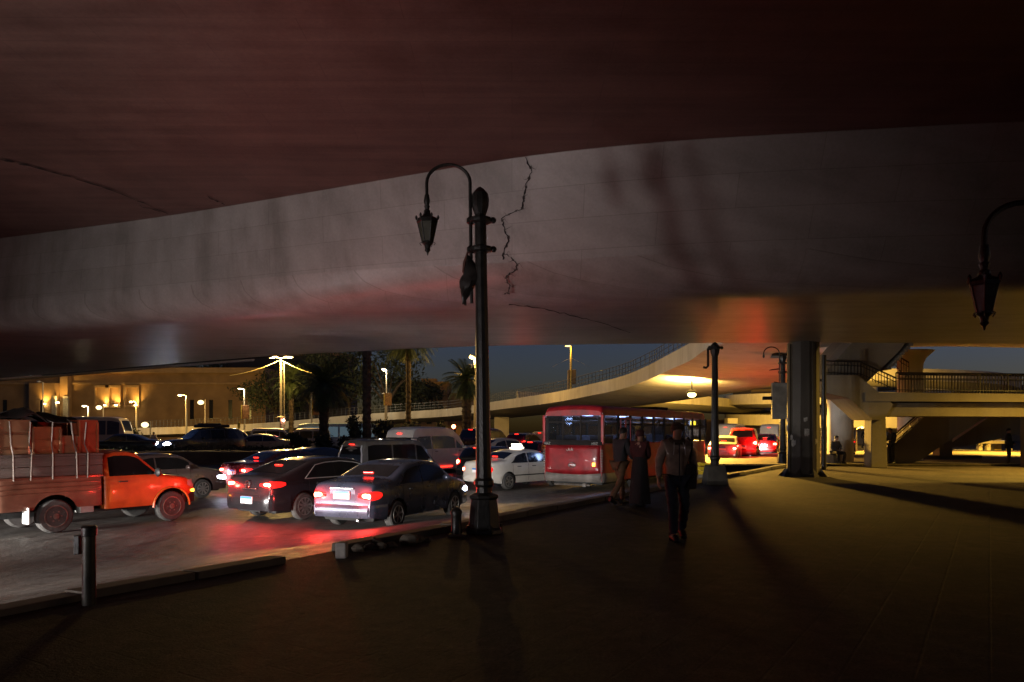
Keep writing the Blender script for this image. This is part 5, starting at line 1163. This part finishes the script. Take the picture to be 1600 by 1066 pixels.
# seated person on a chair-like block beside the round column
x, y = X_(1304, 33.6), 33.6
person('person in dark coat seated on a block beside the round column', (x, y, .09), R_(20), 1.7,
    dict(pel=(0, 0, .5), spi=(0, -.02, .68), che=(0, -.05, .88), nek=(0, -.07, 1.03), hd=(.02, -.1, 1.16), shl=(.18, -.05, .97), shr=(-.18, -.05, .97), ell=(.26, -.1, .72), wrl=(.08, -.3, .62), elr=(-.26, -.1, .72), wrr=(-.08, -.3, .62),
         hpl=(.1, -.03, .48), knl=(.2, -.44, .5), anl=(.16, -.4, .085), hpr=(-.1, -.03, .48), knr=(-.2, -.44, .5), anr=(-.16, -.42, .085)), CHAR, BLK, SHOE, HAIR, bulk=1.1, fingers=False)
sb = thing('stone_block', 'stone block used as a seat beside the round column', 'block', (x+.02, y+.1, .09), R_(20)); m = MB(); m.box((0, 0, .19), (.5, .45, .38)); m.build('block', CONC3, sb, bevel=.03); m = MB(); m.box((0, 0, .395), (.46, .42, .03)); m.build('pad', BLK, sb, bevel=.012)
x, y = gnd(1351, 702, 0)
person('distant man in dark top and pale trousers walking toward us on the lit pavement', (x, y, .06), R_(0), 1.7, dict(anl=(.1, -.16, .085), knl=(.1, -.12, .5), anr=(-.1, .2, .13), elr=(-.27, .05, 1.14), ell=(.27, .05, 1.14)), CHAR, cloth('pale trousers', (.22, .18, .12)), SHOE, HAIR, fingers=False)
x, y = X_(1390, 33.2), 33.2
person('person leaning by the stair pier with head bowed', (x+.1, y, .09), R_(-75), 1.66, dict(nek=(0, -.03, 1.46), hd=(0, -.09, 1.57), wrl=(.14, -.25, 1.1), wrr=(-.14, -.25, 1.1), elr=(-.24, -.02, 1.15), ell=(.24, -.02, 1.15)), CHAR, BLK, SHOE, HAIR, fingers=False)
x, y = X_(1576, 33.4), 33.4
person('man in bulky dark jacket standing at the right under the footbridge', (x, y, .0), R_(60), 1.7, dict(wrl=(.16, -.26, 1.02), ell=(.3, .0, 1.16), wrr=(-.2, -.2, .98)), BLK, BLK, SHOE, HAIR, fingers=False, bulk=1.25)
person('figure in white robe standing beyond the hedge left of the off road suv', (X_(240, 56), 56, -.1), R_(0), 1.6, dict(), cloth('white robe', (.6, .56, .5)), cloth('white robe', (.6, .56, .5)), SHOE, HAIR, fingers=False, skirt=.08)
# bus passengers
def at_bus(x, y): v = Matrix.Rotation(brz, 3, 'Z') @ Vector((x, y, 0)); return (bc.x+v.x, bc.y+v.y, bz+1.0)
for bx_, by_, hh, rot, lab in ((-2.4, -.62, 1.7, brz+R_(90), 'passenger standing at the second window of the red bus'), (1.0, -.6, 1.66, brz+R_(80), 'passenger standing near the middle of the red bus'), (4.6, -.5, 1.7, brz+R_(90), 'passenger standing at the front door of the red bus')):
    person(lab, at_bus(bx_, by_), rot, hh, dict(), CHAR, BLK, SHOE, HAIR, fingers=False)

# ------------------------------------------------------------------ iron lamp posts
AGLASS = mat('lantern glass', (.05, .045, .03), .45, 0, .2, 20)
def lantern(root, x, z, s=1.0, y=0):
    m = MB(); m.lathe([(.02, 0), (.045, -.03), (.03, -.08), (.05, -.1), (.05, -.14), (.03, -.16)], (x, y, z), 10)
    m.lathe([(.03, -.14*s), (.07*s, -.17*s), (.09*s, -.21*s), (.17*s, -.25*s), (.19*s, -.28*s), (.19*s, -.33*s), (.165*s, -.34*s)], (x, y, z), 6)
    for k in range(6):
        a = 2*math.pi*k/6; c, n = math.cos(a), math.sin(a)
        m.tube([(x+.175*s*c, y+.175*s*n, z-.32*s), (x+.095*s*c, y+.095*s*n, z-.68*s)], .012*s, 5)
        m.lathe([(.004, .05), (.02, .02), (.012, -.02)], (x+.195*s*c, y+.195*s*n, z-.255*s), 6)
        m.tube([(x+.1*s*c, y+.1*s*n, z-.68*s), (x+.14*s*c, y+.14*s*n, z-.7*s), (x+.11*s*c, y+.11*s*n, z-.74*s)], .009*s, 4)
    m.lathe([(.1*s, -.67*s), (.1*s, -.7*s), (.06*s, -.74*s), (.045*s, -.8*s), (.055*s, -.83*s), (.02*s, -.87*s), (.006, -.92*s)], (x, y, z), 10)
    ln = m.build('lantern', IRON, root, smooth=True, ang=.5)
    m = MB()
    for k in range(6):
        a, b = 2*math.pi*k/6+.06, 2*math.pi*(k+1)/6-.06; m.add([(x+.165*s*math.cos(a), y+.165*s*math.sin(a), z-.335*s), (x+.165*s*math.cos(b), y+.165*s*math.sin(b), z-.335*s), (x+.088*s*math.cos(b), y+.088*s*math.sin(b), z-.68*s), (x+.088*s*math.cos(a), y+.088*s*math.sin(a), z-.68*s)], [(0, 1, 2, 3)])
    m.build('pane', AGLASS, ln); return ln
def iron_lamp(label, loc, rz, H, arm_z, reach, hang, lo, base='iron', arm=True, clamps=None, lean=0, r=.12, s=1.0, panes=True):
    t = thing('lamp_post', label, 'lamp post', loc, rz)
    if lean: t.rotation_euler = (0, lean, rz)
    m = MB(); m.lathe([(r*1.15, .45), (r*1.0, .6), (r*1.0, .7), (r*1.25, .74), (r*1.25, .8), (r, .84), (r*.95, 1.4), (r*.8, H*.6), (r*.74, H-.55), (r*.7, H-.3)], n=12)
    m.lathe([(r*.72, H-.42), (r*1.05, H-.3), (r*1.15, H-.2), (r*1.0, H-.1), (r*.5, H-.03), (.015, H)], n=10); m.build('post', IRON, t, smooth=True, ang=.5)
    if base == 'iron':
        m = MB(); m.lathe([(.285, 0), (.275, .06), (.255, .1), (.225, .4), (.205, .52), (.235, .54), (.235, .58), (.14, .62)], n=8, a0=math.pi/8); m.build('base', IRON, t, bevel=.01)
        m = MB()
        for k in range(4): a = k*math.pi/2+.4; m.lathe([(.03, 0), (.03, .13)], (.262*math.cos(a), .262*math.sin(a), 0), 6)
        m.build('anchor_bolt', IRON, t)
    else:
        m = MB(); m.lathe([(.45, 0), (.43, .1), (.35, .52), (.33, .56)], n=4, a0=math.pi/4); m.build('base', mat('grimy block', (.06, .053, .042), .85, 0, .25, 4, .3, 15), t, bevel=.03)
    ax = -.15
    for z in (clamps or (arm_z-.5, arm_z-.94)):
        m = MB(); m.lathe([(r*.8, -.05), (r*1.45, -.03), (r*1.5, 0), (r*1.45, .03), (r*.8, .05)], (0, 0, z), 12); m.box((ax/2, 0, z), (.2, .09, .07)); m.lathe([(.03, -.06), (.062, -.03), (.062, .03), (.03, .06)], (ax, 0, z), 10); m.ball((r*1.6, 0, z), .05, 8, 6)
        m.build('clamp', IRON, t, smooth=True, ang=.5)
    if arm:
        p = [(ax, 0, lo), (ax, 0, arm_z-.3)]; n = 14; c = ax-reach/2
        for i in range(n+1): a = math.pi*i/n; p.append((c+reach/2*math.cos(a), 0, arm_z+reach*.42*math.sin(a)))
        p.append((ax-reach, 0, hang)); m = MB(); m.tube(p, .026, 8); m.lathe([(.035, 0), (.05, -.1), (.03, -.16)], (ax-reach, 0, hang+.16), 10); m.build('arm', IRON, t, smooth=True)
        if panes: lantern(t, ax-reach, hang+.02, s)
    return t
lx, ly = gnd(757, 833, 0)
mp_ = iron_lamp('tall black iron lamp post with one lantern, nearest the camera beside the road', (lx, ly, 0), R_(0), 5.27, 5.34, .66, 5.0, 3.5, lean=R_(-.75), clamps=(4.76, 4.32), s=.85)
# torn bag hanging from the main post
tb = thing('torn_bag', 'torn dark plastic bag hanging from the lower clamp of the nearest lamp post', 'bag', (lx-.22, ly-.02, 0)); m = MB(); rows = []; rg = random.Random(3)
for i in range(12):
    u = i/11; z = 4.22-.74*u; cx_ = -.04+.05*math.sin(u*5); wv = .03+.09*math.sin(math.pi*min(1, u*1.1))*(1 if u > .4 else .8); row = []
    for j in range(11): a = 2*math.pi*j/10; f = 1+.25*math.sin(a*3+u*9); row.append((cx_+wv*f*math.cos(a)+rg.uniform(-.006, .006), wv*.6*f*math.sin(a), z+rg.uniform(-.02, .02)))
    rows.append(row)
m.grid(rows); m.build('bag', mat('dark plastic film', (.02, .016, .014), .4, 0, .3, 8), tb, smooth=True)
m = MB(); m.tube([(-.02, 0, 4.32), (-.08, .01, 4.12), (-.1, 0, 3.98), (-.05, 0, 3.85)], [.012, .03, .02, .01], 6); m.build('ragged_strip', mat('rust rag', (.1, .035, .025), .8), tb, smooth=True)
x, y = gnd(1117, 757, 0)
iron_lamp('shorter iron lamp post on pale concrete block, its lantern gone', (x, y, 0), 0, 4.15, 0, 0, 0, 0, base='block', arm=False, clamps=(3.98,), r=.125)
t2 = bpy.data.objects['lamp_post.001']; m = MB(); m.tube([(-.15, 0, 4.02), (-.2, 0, 3.95), (-.2, 0, 3.45), (-.26, 0, 3.4), (-.34, 0, 3.42)], .035, 7); m.build('broken_arm', IRON, t2, smooth=True)
x, y = gnd(1223, 727, 0)
l3 = iron_lamp('far iron lamp post carrying grey cabinet and bare curved arm beside steel column', (x, y, 0), 0, 5.1, 5.1, .72, 4.9, 3.7, clamps=(4.66, 4.25), panes=False, r=.14)
m = MB(); m.bx((-.58, -.3, 2.1), (.12, -.12, 3.75)); m.build('cabinet', mat('grey cabinet', (.16, .15, .13), .6, .2, .2, 3), l3, bevel=.02)
m = MB(); m.tube([(-.15, 0, 4.4), (-.5, 0, 4.36), (-.62, 0, 4.33)], [.03, .03, .01], 6); m.tube([(-.15, 0, 3.75), (-.4, 0, 3.8)], .025, 6); m.build('broken_arm', IRON, l3, smooth=True)
m = MB(); m.box((-.75, -.2, 3.05), (.5, .1, .16)); m.build('bracket_arm', IRON, l3, bevel=.01)
x = X_(1538, 6.6)+.15+.72; 
iron_lamp('near iron lamp post at the right edge whose single lantern hangs into view', (x, 6.6, 0), 0, 3.5, 3.3, .72, 3.06, 2.2, clamps=(3.0, 2.6), s=.68)
# slim utility poles behind the steel column
for px, d, lab in ((1287, 29.5, 'thin dark utility pole just right of the steel column'),):
    t = thing('utility_pole', lab, 'pole', (X_(px, d), d, 0)); m = MB(); m.lathe([(.11, 0), (.1, 4.6)], n=10); m.build('pole', IRON, t, smooth=True)
    m = MB(); m.box((-.12, 0, 2.55), (.2, .08, .12)); m.box((-.1, 0, 3.6), (.16, .06, .1)); m.build('bracket', IRON, t, bevel=.01)

# ------------------------------------------------------------------ street lamps beyond the road
def pole_lamp(label, px, py_head, d, z0, hx, r=.09, power=0, lit=True, col=(1, .75, .4), em=None, name='street_lamp', head=(.5, .22, .12), arms=1, poles=True, board=None, curved=False, down=False):
    t = thing(name, label, 'street lamp', (X_(px, d), d, z0)); zh = Z_(py_head, d)-z0
    m = MB(); m.tube([(0, 0, 0), (0, 0, zh*.6), (0, 0, zh-.1)], [r*1.2, r, r*.75], 8); m.build('pole', mat('pale lamp pole', (.4, .36, .28), .5, .2, .1), t, smooth=True)
    for k in range(arms):
        dx_ = hx if k == 0 else -hx*.95
        m = MB()
        if curved: m.tube([(0, 0, zh+.7), (dx_*.1, 0, zh+.3), (dx_*.4, 0, zh), (dx_, 0, zh-.15)], .06, 6)
        else: m.tube([(0, 0, zh-.15), (dx_*.5, 0, zh-.02), (dx_, 0, zh)], .05, 6)
        m.build('arm', MATS['pale lamp pole'], t, smooth=True)
        m = MB(); m.ball((dx_, 0, zh), head, 12, 6); hd_ = m.build('lamp_head', MATS['pale lamp pole'], t, smooth=True)
        m = MB(); m.ball((dx_, -.03, zh-head[2]*.35), (head[0]*.92, head[1]*1.02, head[2]*.8), 12, 6); m.build('lens', (em or LED) if lit else HEADD, hd_, smooth=True)
        if lit and power: (lamp_spot('street lamp light', (dx_, -.1, zh-.3), (0, .05, -1), col, power, 128, .7, t, .15) if down else lamp_point('street lamp light', (dx_, -.35, zh-.3), col, power, t, .15))
    if board:
        w_, h_, zc, dx_ = board; m = MB(); m.box((dx_, -.1, zc), (w_, .12, h_)); bd_ = m.build('signboard', mat('orange board', (.3, .14, .05), .5, 0, .35, 5), t, bevel=.02)
        m = MB(); m.box((dx_-w_/2, -.12, zc), (.1, .2, h_*1.05)); m.build('edge', mat('yellow edge', (.5, .38, .06), .5), bd_)
    return t
SW = (1, .55, .12); WW = (1, .8, .5)
dl = pole_lamp('tall double arm street lamp with glowing heads at the flyover edge', 439, 557.5, 64, -.1, -.75, r=.1, power=2600, col=(1, .6, .16), head=(.42, .25, .12), arms=2)
m = MB(); zz_ = Z_(563, 64)+.1
for sx, ex, ez in ((-1, -4.4, -1.35), (1, 3.4, -1.3)):
    m.tube([(sx*(.05+abs(ex)*i/10), 0, zz_+ez*(i/10)-.18*math.sin(math.pi*i/10)) for i in range(11)], .028, 5)
m.build('cable', mat('pale cable', (.5, .42, .2), .6), dl, smooth=True)
m = MB(); m.tube([(.28, 0, 1.5), (.28, 0, zz_-.2)], .045, 6); m.build('conduit', MATS['pale lamp pole'], dl, smooth=True)
m = MB(); m.lathe([(.1, 0), (.45, -.12), (.45, -.16), (.1, -.1)], (0, 0, Z_(650, 64)+.1), 12); m.build('collar', MATS['pale lamp pole'], dl, smooth=True)
m = MB(); m.ball((.28, -.18, Z_(657, 64)+.1), .12, 10, 6); m.build('signal_light', emit('pink signal lit', (1, .35, .25), 30), dl, smooth=True)
pole_lamp('slim white lamp left of the double lamp, orange board on its pole', 382, 607, 84, -.1, -.5, power=1300, col=WW, em=LED, head=(.28, .2, .12), board=(.85, 1.5, Z_(644, 84)+.1, .15))
pole_lamp('unlit lamp with hooked arm and dim board right of the double lamp', 487, 604, 84, -.1, -.45, lit=False, curved=True, board=(.75, 1.7, Z_(637, 84)+.1, .5), head=(.2, .12, .06))
pole_lamp('yellow pole lamp right of the uplit niches with white head', 291, 617, 92, -.1, -.75, power=1800, col=SW, head=(.32, .22, .14), r=.12)
pole_lamp('small white headed lamp just left of the stone building niches', 138, 634, 92, -.1, -.5, power=1300, col=WW, head=(.28, .2, .14))
pole_lamp('yellow pole lamp in front of the rightmost uplit niche', 213, 627, 92, -.1, -.6, power=1500, col=SW, head=(.3, .22, .14))
pole_lamp('thin tall lamp at the far left against the stone bay', 67, 596, 96, -.1, -.55, lit=False, head=(.3, .2, .12))
pole_lamp('warm round lamp glowing beside the green palm and iron lamp post', 742, 557, 66, -.1, -.28, power=2500, col=SW, em=SOD, head=(.28, .22, .2))
pole_lamp('small round lamp among dark trees above the broad bush', 604, 577, 92, -.1, -.35, power=1500, col=WW, em=SOD, head=(.25, .2, .2))
pole_lamp('dim lamp column with lit yellow board behind the bushes', 602, 615, 88, -.1, -.3, lit=False, head=(.15, .12, .08), board=(.9, 1.5, Z_(624, 88)+.1, .35))
# floodlights on short masts
for px, py, d, e, lab in ((155, 637, 100, 1300, 'bright bluish white floodlight under the uplit niches'), (314, 629, 96, 1300, 'bright floodlight on a short mast left of the orange board'), (227, 664, 80, 1300, 'low bright floodlight behind the round bush')):
    t = thing('floodlight', lab, 'floodlight', (X_(px, d), d, -.1)); z = Z_(py, d)+.1
    m = MB(); m.tube([(.5, .1, 0), (.5, .1, z+.4)], .07, 6); m.tube([(.5, .1, z), (0, 0, z)], .04, 5); m.build('mast', MATS['pale lamp pole'], t, smooth=True)
    m = MB(); m.box((.05, .1, z), (.7, .3, .55)); m.build('housing', DARK, t, bevel=.04)
    m = MB(); m.ball((0, -.08, z), (.42, .12, .3), 12, 7); m.build('lens', LED, t, smooth=True)
    lamp_spot('flood', (.3, .6, z+.2), (0, 1, .12), (1, .64, .13), e*1.4, 140, .8, t, .2)
# lamp mast on the ramp with two wires
pr = Vector(min(edge, key=lambda q: abs(q[0]/q[1]-(892-800)/F))); t = thing('ramp_mast', 'yellow lit lamp mast with guy wires standing on the ramp parapet', 'lamp mast', (X_(892, pr.y+1.5), pr.y+1.5, pr.z))
d = pr.y+1.5; zt_ = Z_(541, d)-pr.z; m = MB(); m.tube([(0, 0, -.6), (0, 0, zt_)], [.12, .07], 8); m.build('pole', mat('yellow pole', (.5, .4, .1), .5), t, smooth=True)
m = MB(); m.tube([(-.22, 0, -.5), (-.22, 0, Z_(579, d)-pr.z)], .09, 8); m.box((.12, .1, Z_(589, d)-pr.z), (.7, .35, 1.3)); m.build('control_box', mat('ochre box', (.2, .14, .06), .6), t, bevel=.03)
m = MB(); zz_ = Z_(559, d)-pr.z
for sx in (-1, 1): m.tube([(sx*i*.22, 0, zz_-.11*i) for i in range(9)], .012, 4)
m.build('guy_wire', mat('grey wire', (.3, .3, .3), .5), t)
m = MB(); m.ball((-.25, 0, zt_), (.3, .1, .06), 8, 5); m.build('lamp_head', SOD, t, smooth=True)
lamp_point('mast light', (-.3, -.5, zt_-.3), SW, 160, t, .1)
# red traffic signal and round sign
t = thing('traffic_light', 'traffic signal showing red above the white minibus roof', 'traffic light', (X_(709, 60), 60, -.1)); z = Z_(667, 60)+.1
m = MB(); m.tube([(0, 0, 0), (0, 0, z+.3)], .06, 8); m.build('pole', IRON, t, smooth=True)
m = MB(); m.box((0, -.05, z-.25), (.34, .22, .95)); m.build('housing', DARK, t, bevel=.03)
m = MB(); m.ball((0, -.17, z+.02), (.15, .05, .15), 12, 6); m.build('red_lens', emit('red signal lit', (1, .12, .05), 60), t, smooth=True)
for k in (1, 2): m = MB(); m.ball((0, -.17, z+.02-.29*k), (.12, .05, .12), 10, 6); m.build('dark_lens', DARK, t, smooth=True)
t = thing('round_sign', 'small round yellow sign on a post above the white pickup cab', 'sign', (X_(373.5, 62), 62, -.1)); z = Z_(665, 62)+.1
m = MB(); m.tube([(0, 0, 0), (0, 0, z)], .04, 6); m.build('post', MATS['pale lamp pole'], t); m = MB(); m.ball((0, -.05, z), (.12, .03, .3), 14, 7); m.build('disc', mat('yellow disc', (.6, .45, .05), .5), t, smooth=True)

# the bright sodium lamp under the ramp
d = 46; t = thing('sodium_lamp', 'blazing sodium lamp hanging under the ramp above the bus front', 'lamp', (X_(1081, d), d, Z_(617, d)))
m = MB(); m.ball((0, 0, 0), (.27, .22, .16), 12, 8); m.build('bulb', emit('sodium bulb lit', (1, .74, .22), 14), t, smooth=True)
m = MB(); m.lathe([(.12, .34), (.3, .2), (.32, .1), (.28, .12), (.1, .3)], n=14); m.tube([(0, 0, .3), (0, 0, 1.0)], .04, 6); m.build('reflector', IRON, t, smooth=True)
lamp_spot('sodium glow', (0, .15, .3), (0, .5, .87), (1, .62, .15), 26000, 166, .9, t, .25)
lamp_spot('sodium beam', (0, -.75, -.45), (.14, -1, -1.4), (1, .54, .08), 26000, 105, .12, t, r=.5)
pole_lamp('added sodium street lamp hidden beyond the red queue to light the spiral ramp', 1219, 612, 66, -.1, -.2, power=0, em=SOD, head=(.2, .15, .1))
lamp_spot('street lamp beam', (X_(1219, 66)-.2, 66.4, 4.8), (.25, 1, -.05), (1, .55, .07), 45000, 110, .6, r=.2)  # added lamp: unseen spot aimed at the spiral fascias to brighten them
# lamps behind the footbridge that light the far pavement
pole_lamp('bright bluish white lamp glimpsed between the footbridge stair flights', 1483, 660, 62, 0, .02, down=True, power=9000, col=(1, .66, .16), head=(.34, .2, .36), r=.08)
pole_lamp('tall sodium street lamp lighting the pavement behind the footbridge', 1640, 560, 50, 0, -1.0, down=True, power=70000, col=(1, .53, .06), em=SOD)
pole_lamp('sodium street lamp behind the round columns', 1338, 668, 52, .06, .4, power=0, col=SW, em=LED, head=(.12, .1, .08), r=.05)
pole_lamp('sodium street lamp hidden behind the middle stair flight', 1356, 600, 52, 0, -.5, down=True, power=20000, col=(1, .53, .06), em=SOD)
pole_lamp('sodium street lamp standing beyond the flyover outside the right edge', 1860, 455, 27.5, 0, -1.0, power=0, em=SOD)
lamp_spot('street lamp beam', (X_(1860, 27.5)-1.2, 27.3, 6.4), (-.5, -.15, -1), (1, .58, .08), 14000, 116, 1, r=.15)
# kiosk with white lit edges and benches beyond
kx, ky = X_(1563, 60), 60; t = thing('kiosk', 'small kiosk with white lit canopy edge beyond the footbridge', 'kiosk', (kx, ky, 0))
m = MB(); m.bx((-.45, 0, 0), (.1, .8, 1.15)); m.build('post', mat('yellow kiosk', (.4, .3, .08), .6), t, bevel=.02)
m = MB()
for z in (1.2, 1.55): m.bx((-.7, -.05, z), (.5, .02, z+.1))
m.bx((.42, -.05, 1.2), (.52, .02, 1.65)); m.build('lit_edge', emit('kiosk tube lit', (1, .85, .75), 7), t)
m = MB(); m.bx((-.65, 0.03, 1.15), (.5, .8, 1.7)); m.build('canopy', mat('brown canopy', (.2, .1, .05), .6), t, bevel=.02)
bx0, by0 = gnd(1549, 704, 0); t = thing('bench', 'pale stone bench on the yellow lit pavement', 'bench', (bx0, by0, 0))
m = MB(); m.bx((-1.3, -.2, .55), (1.6, .3, .8)); m.build('seat', CONC2, t, bevel=.03)
for xx in (-1.1, -.45, 1.3): m = MB(); m.bx((xx, -.15, 0), (xx+.3, .2, .548)); m.build('leg', CONC2, t, bevel=.02)
shrub('bush', 'small round shrub beside the bench under the stairs', 1530, 60, 0, 1.5, 1.1, 900, .1, seed=15, cat='bush')
shrub('bush', 'dark round bush seen through the footbridge stair gap', 1462, 56, 0, 2.0, 1.3, 1200, .12, seed=16, cat='bush')
# parked motorcycle silhouette by the round column
mx_, my_ = X_(1333, 47), 47; t = thing('motorcycle', 'parked motorcycle with red tail lamp behind the round column', 'motorcycle', (mx_, my_, .06), R_(70))
for x in (-.62, .62):
    m = MB(); m.lathe([(.22, -.05), (.3, -.05), (.31, 0), (.3, .05), (.22, .05)], (x, 0, .31), 20, 'Y'); wh_ = m.build('wheel', RUBBER, t, smooth=True)
    m = MB()
    for k in range(5): a = k*math.pi/5; m.tube([(x+.24*math.cos(a), 0, .31+.24*math.sin(a)), (x-.24*math.cos(a), 0, .31-.24*math.sin(a))], .012, 4)
    m.build('rim', CHROME, wh_)
m = MB(); m.tube([(-.62, 0, .31), (-.1, 0, .4), (.2, 0, .42), (.42, 0, .85), (.62, 0, .31)], .035, 6); m.tube([(.2, 0, .42), (-.15, 0, .75), (-.5, 0, .78)], .035, 6); m.ball((0, 0, .42), (.2, .14, .16), 10, 6); m.build('frame', DARK, t, smooth=True)
m = MB(); m.ball((.12, 0, .86), (.26, .14, .12), 10, 6); m.build('fuel_tank', paint('signal red', (.3, .012, .012)), t, smooth=True)
m = MB(); m.ball((-.4, 0, .86), (.38, .14, .07), 10, 6); m.build('saddle', DARK, t, smooth=True)
m = MB(); m.tube([(.4, -.34, 1.06), (.42, 0, 1.0), (.4, .34, 1.06)], .018, 6); m.build('handlebar', CHROME, t, smooth=True)
m = MB(); m.ball((-.78, 0, .82), (.04, .07, .05), 8, 5); m.build('tail_light', TAIL, t, smooth=True)

# ------------------------------------------------------------------ things on the plaza
x, y = gnd(139, 945, 0); t = thing('bollard', 'dark metal bollard with cap and a small box on its side, near left', 'bollard', (x, y, 0))
m = MB(); m.lathe([(.058, 0), (.056, .62), (.056, .635)], n=20); m.build('post', mat('greenish iron', (.05, .046, .035), .45, .3, .3, 6), t, smooth=True)
m = MB(); m.lathe([(.058, .615), (.064, .62), (.064, .69), (.055, .705), (.05, .706)], n=20); m.build('cap', IRON, t, smooth=True, ang=.5)
m = MB(); m.box((-.085, 0, .54), (.05, .1, .17)); m.build('side_box', IRON, t, bevel=.006)
x, y = gnd(713, 838, 0); t = thing('stump_post', 'short black broken post stump left of the nearest lamp base', 'post', (x, y, 0))
m = MB(); m.lathe([(.095, 0), (.08, .04), (.075, .3), (.09, .36), (.07, .4), (.03, .43)], n=9); m.build('stub', IRON, t, smooth=True); m = MB(); m.box((.02, 0, .02), (.26, .22, .04)); m.build('foot', CONC3, t, bevel=.015)
x, y = gnd(1098, 748, 0); t = thing('yellow_barrier', 'stack of yellow plastic barrier sections beside the concrete lamp block', 'barrier', (x, y, 0)); YEL = mat('yellow plastic', (.6, .42, .02), .45, 0, .15, 8)
for k, (dx_, w_) in enumerate(((0, .62), (.04, .56), (.06, .5))):
    m = MB(); m.box((dx_, 0, .2+k*.13), (w_, .34, .11), rz=.1*k, ry=.04*k); m.build('section', YEL, t, bevel=.03)
m = MB(); m.box((-.02, 0, .07), (.26, .24, .14)); m.build('foot', CONC3, t, bevel=.02)
rng = random.Random(77)
for i, (px, py, s) in enumerate(((560, 862, .1), (578, 858, .08), (585, 853, .12), (596, 858, .09), (612, 855, .08), (640, 851, .15), (652, 848, .11), (535, 868, .06), (668, 846, .07))):
    x, y = gnd(px, py, 0); m = MB(); m.ball((0, 0, s*.4), (s, s*.8, s*.55), 7, 5, .2, rng); o_ = m.build('broken_stone', CONC3); o_.location = (x, y, 0); o_.rotation_euler = (0, 0, rng.uniform(0, 6))
    tag(o_, 'small piece of broken kerb stone lying on the pavement beside the kerb end', 'stone', 'broken kerb stones by the kerb end')
x, y = gnd(534, 871, 0); t = thing('kerb_marker', 'pale squared stone standing where the kerb is broken', 'stone', (x, y, 0)); m = MB(); m.box((0, 0, .09), (.13, .16, .2)); m.build('block', mat('whitewashed stone', (.5, .48, .44), .8, 0, .2, 8), t, bevel=.02)
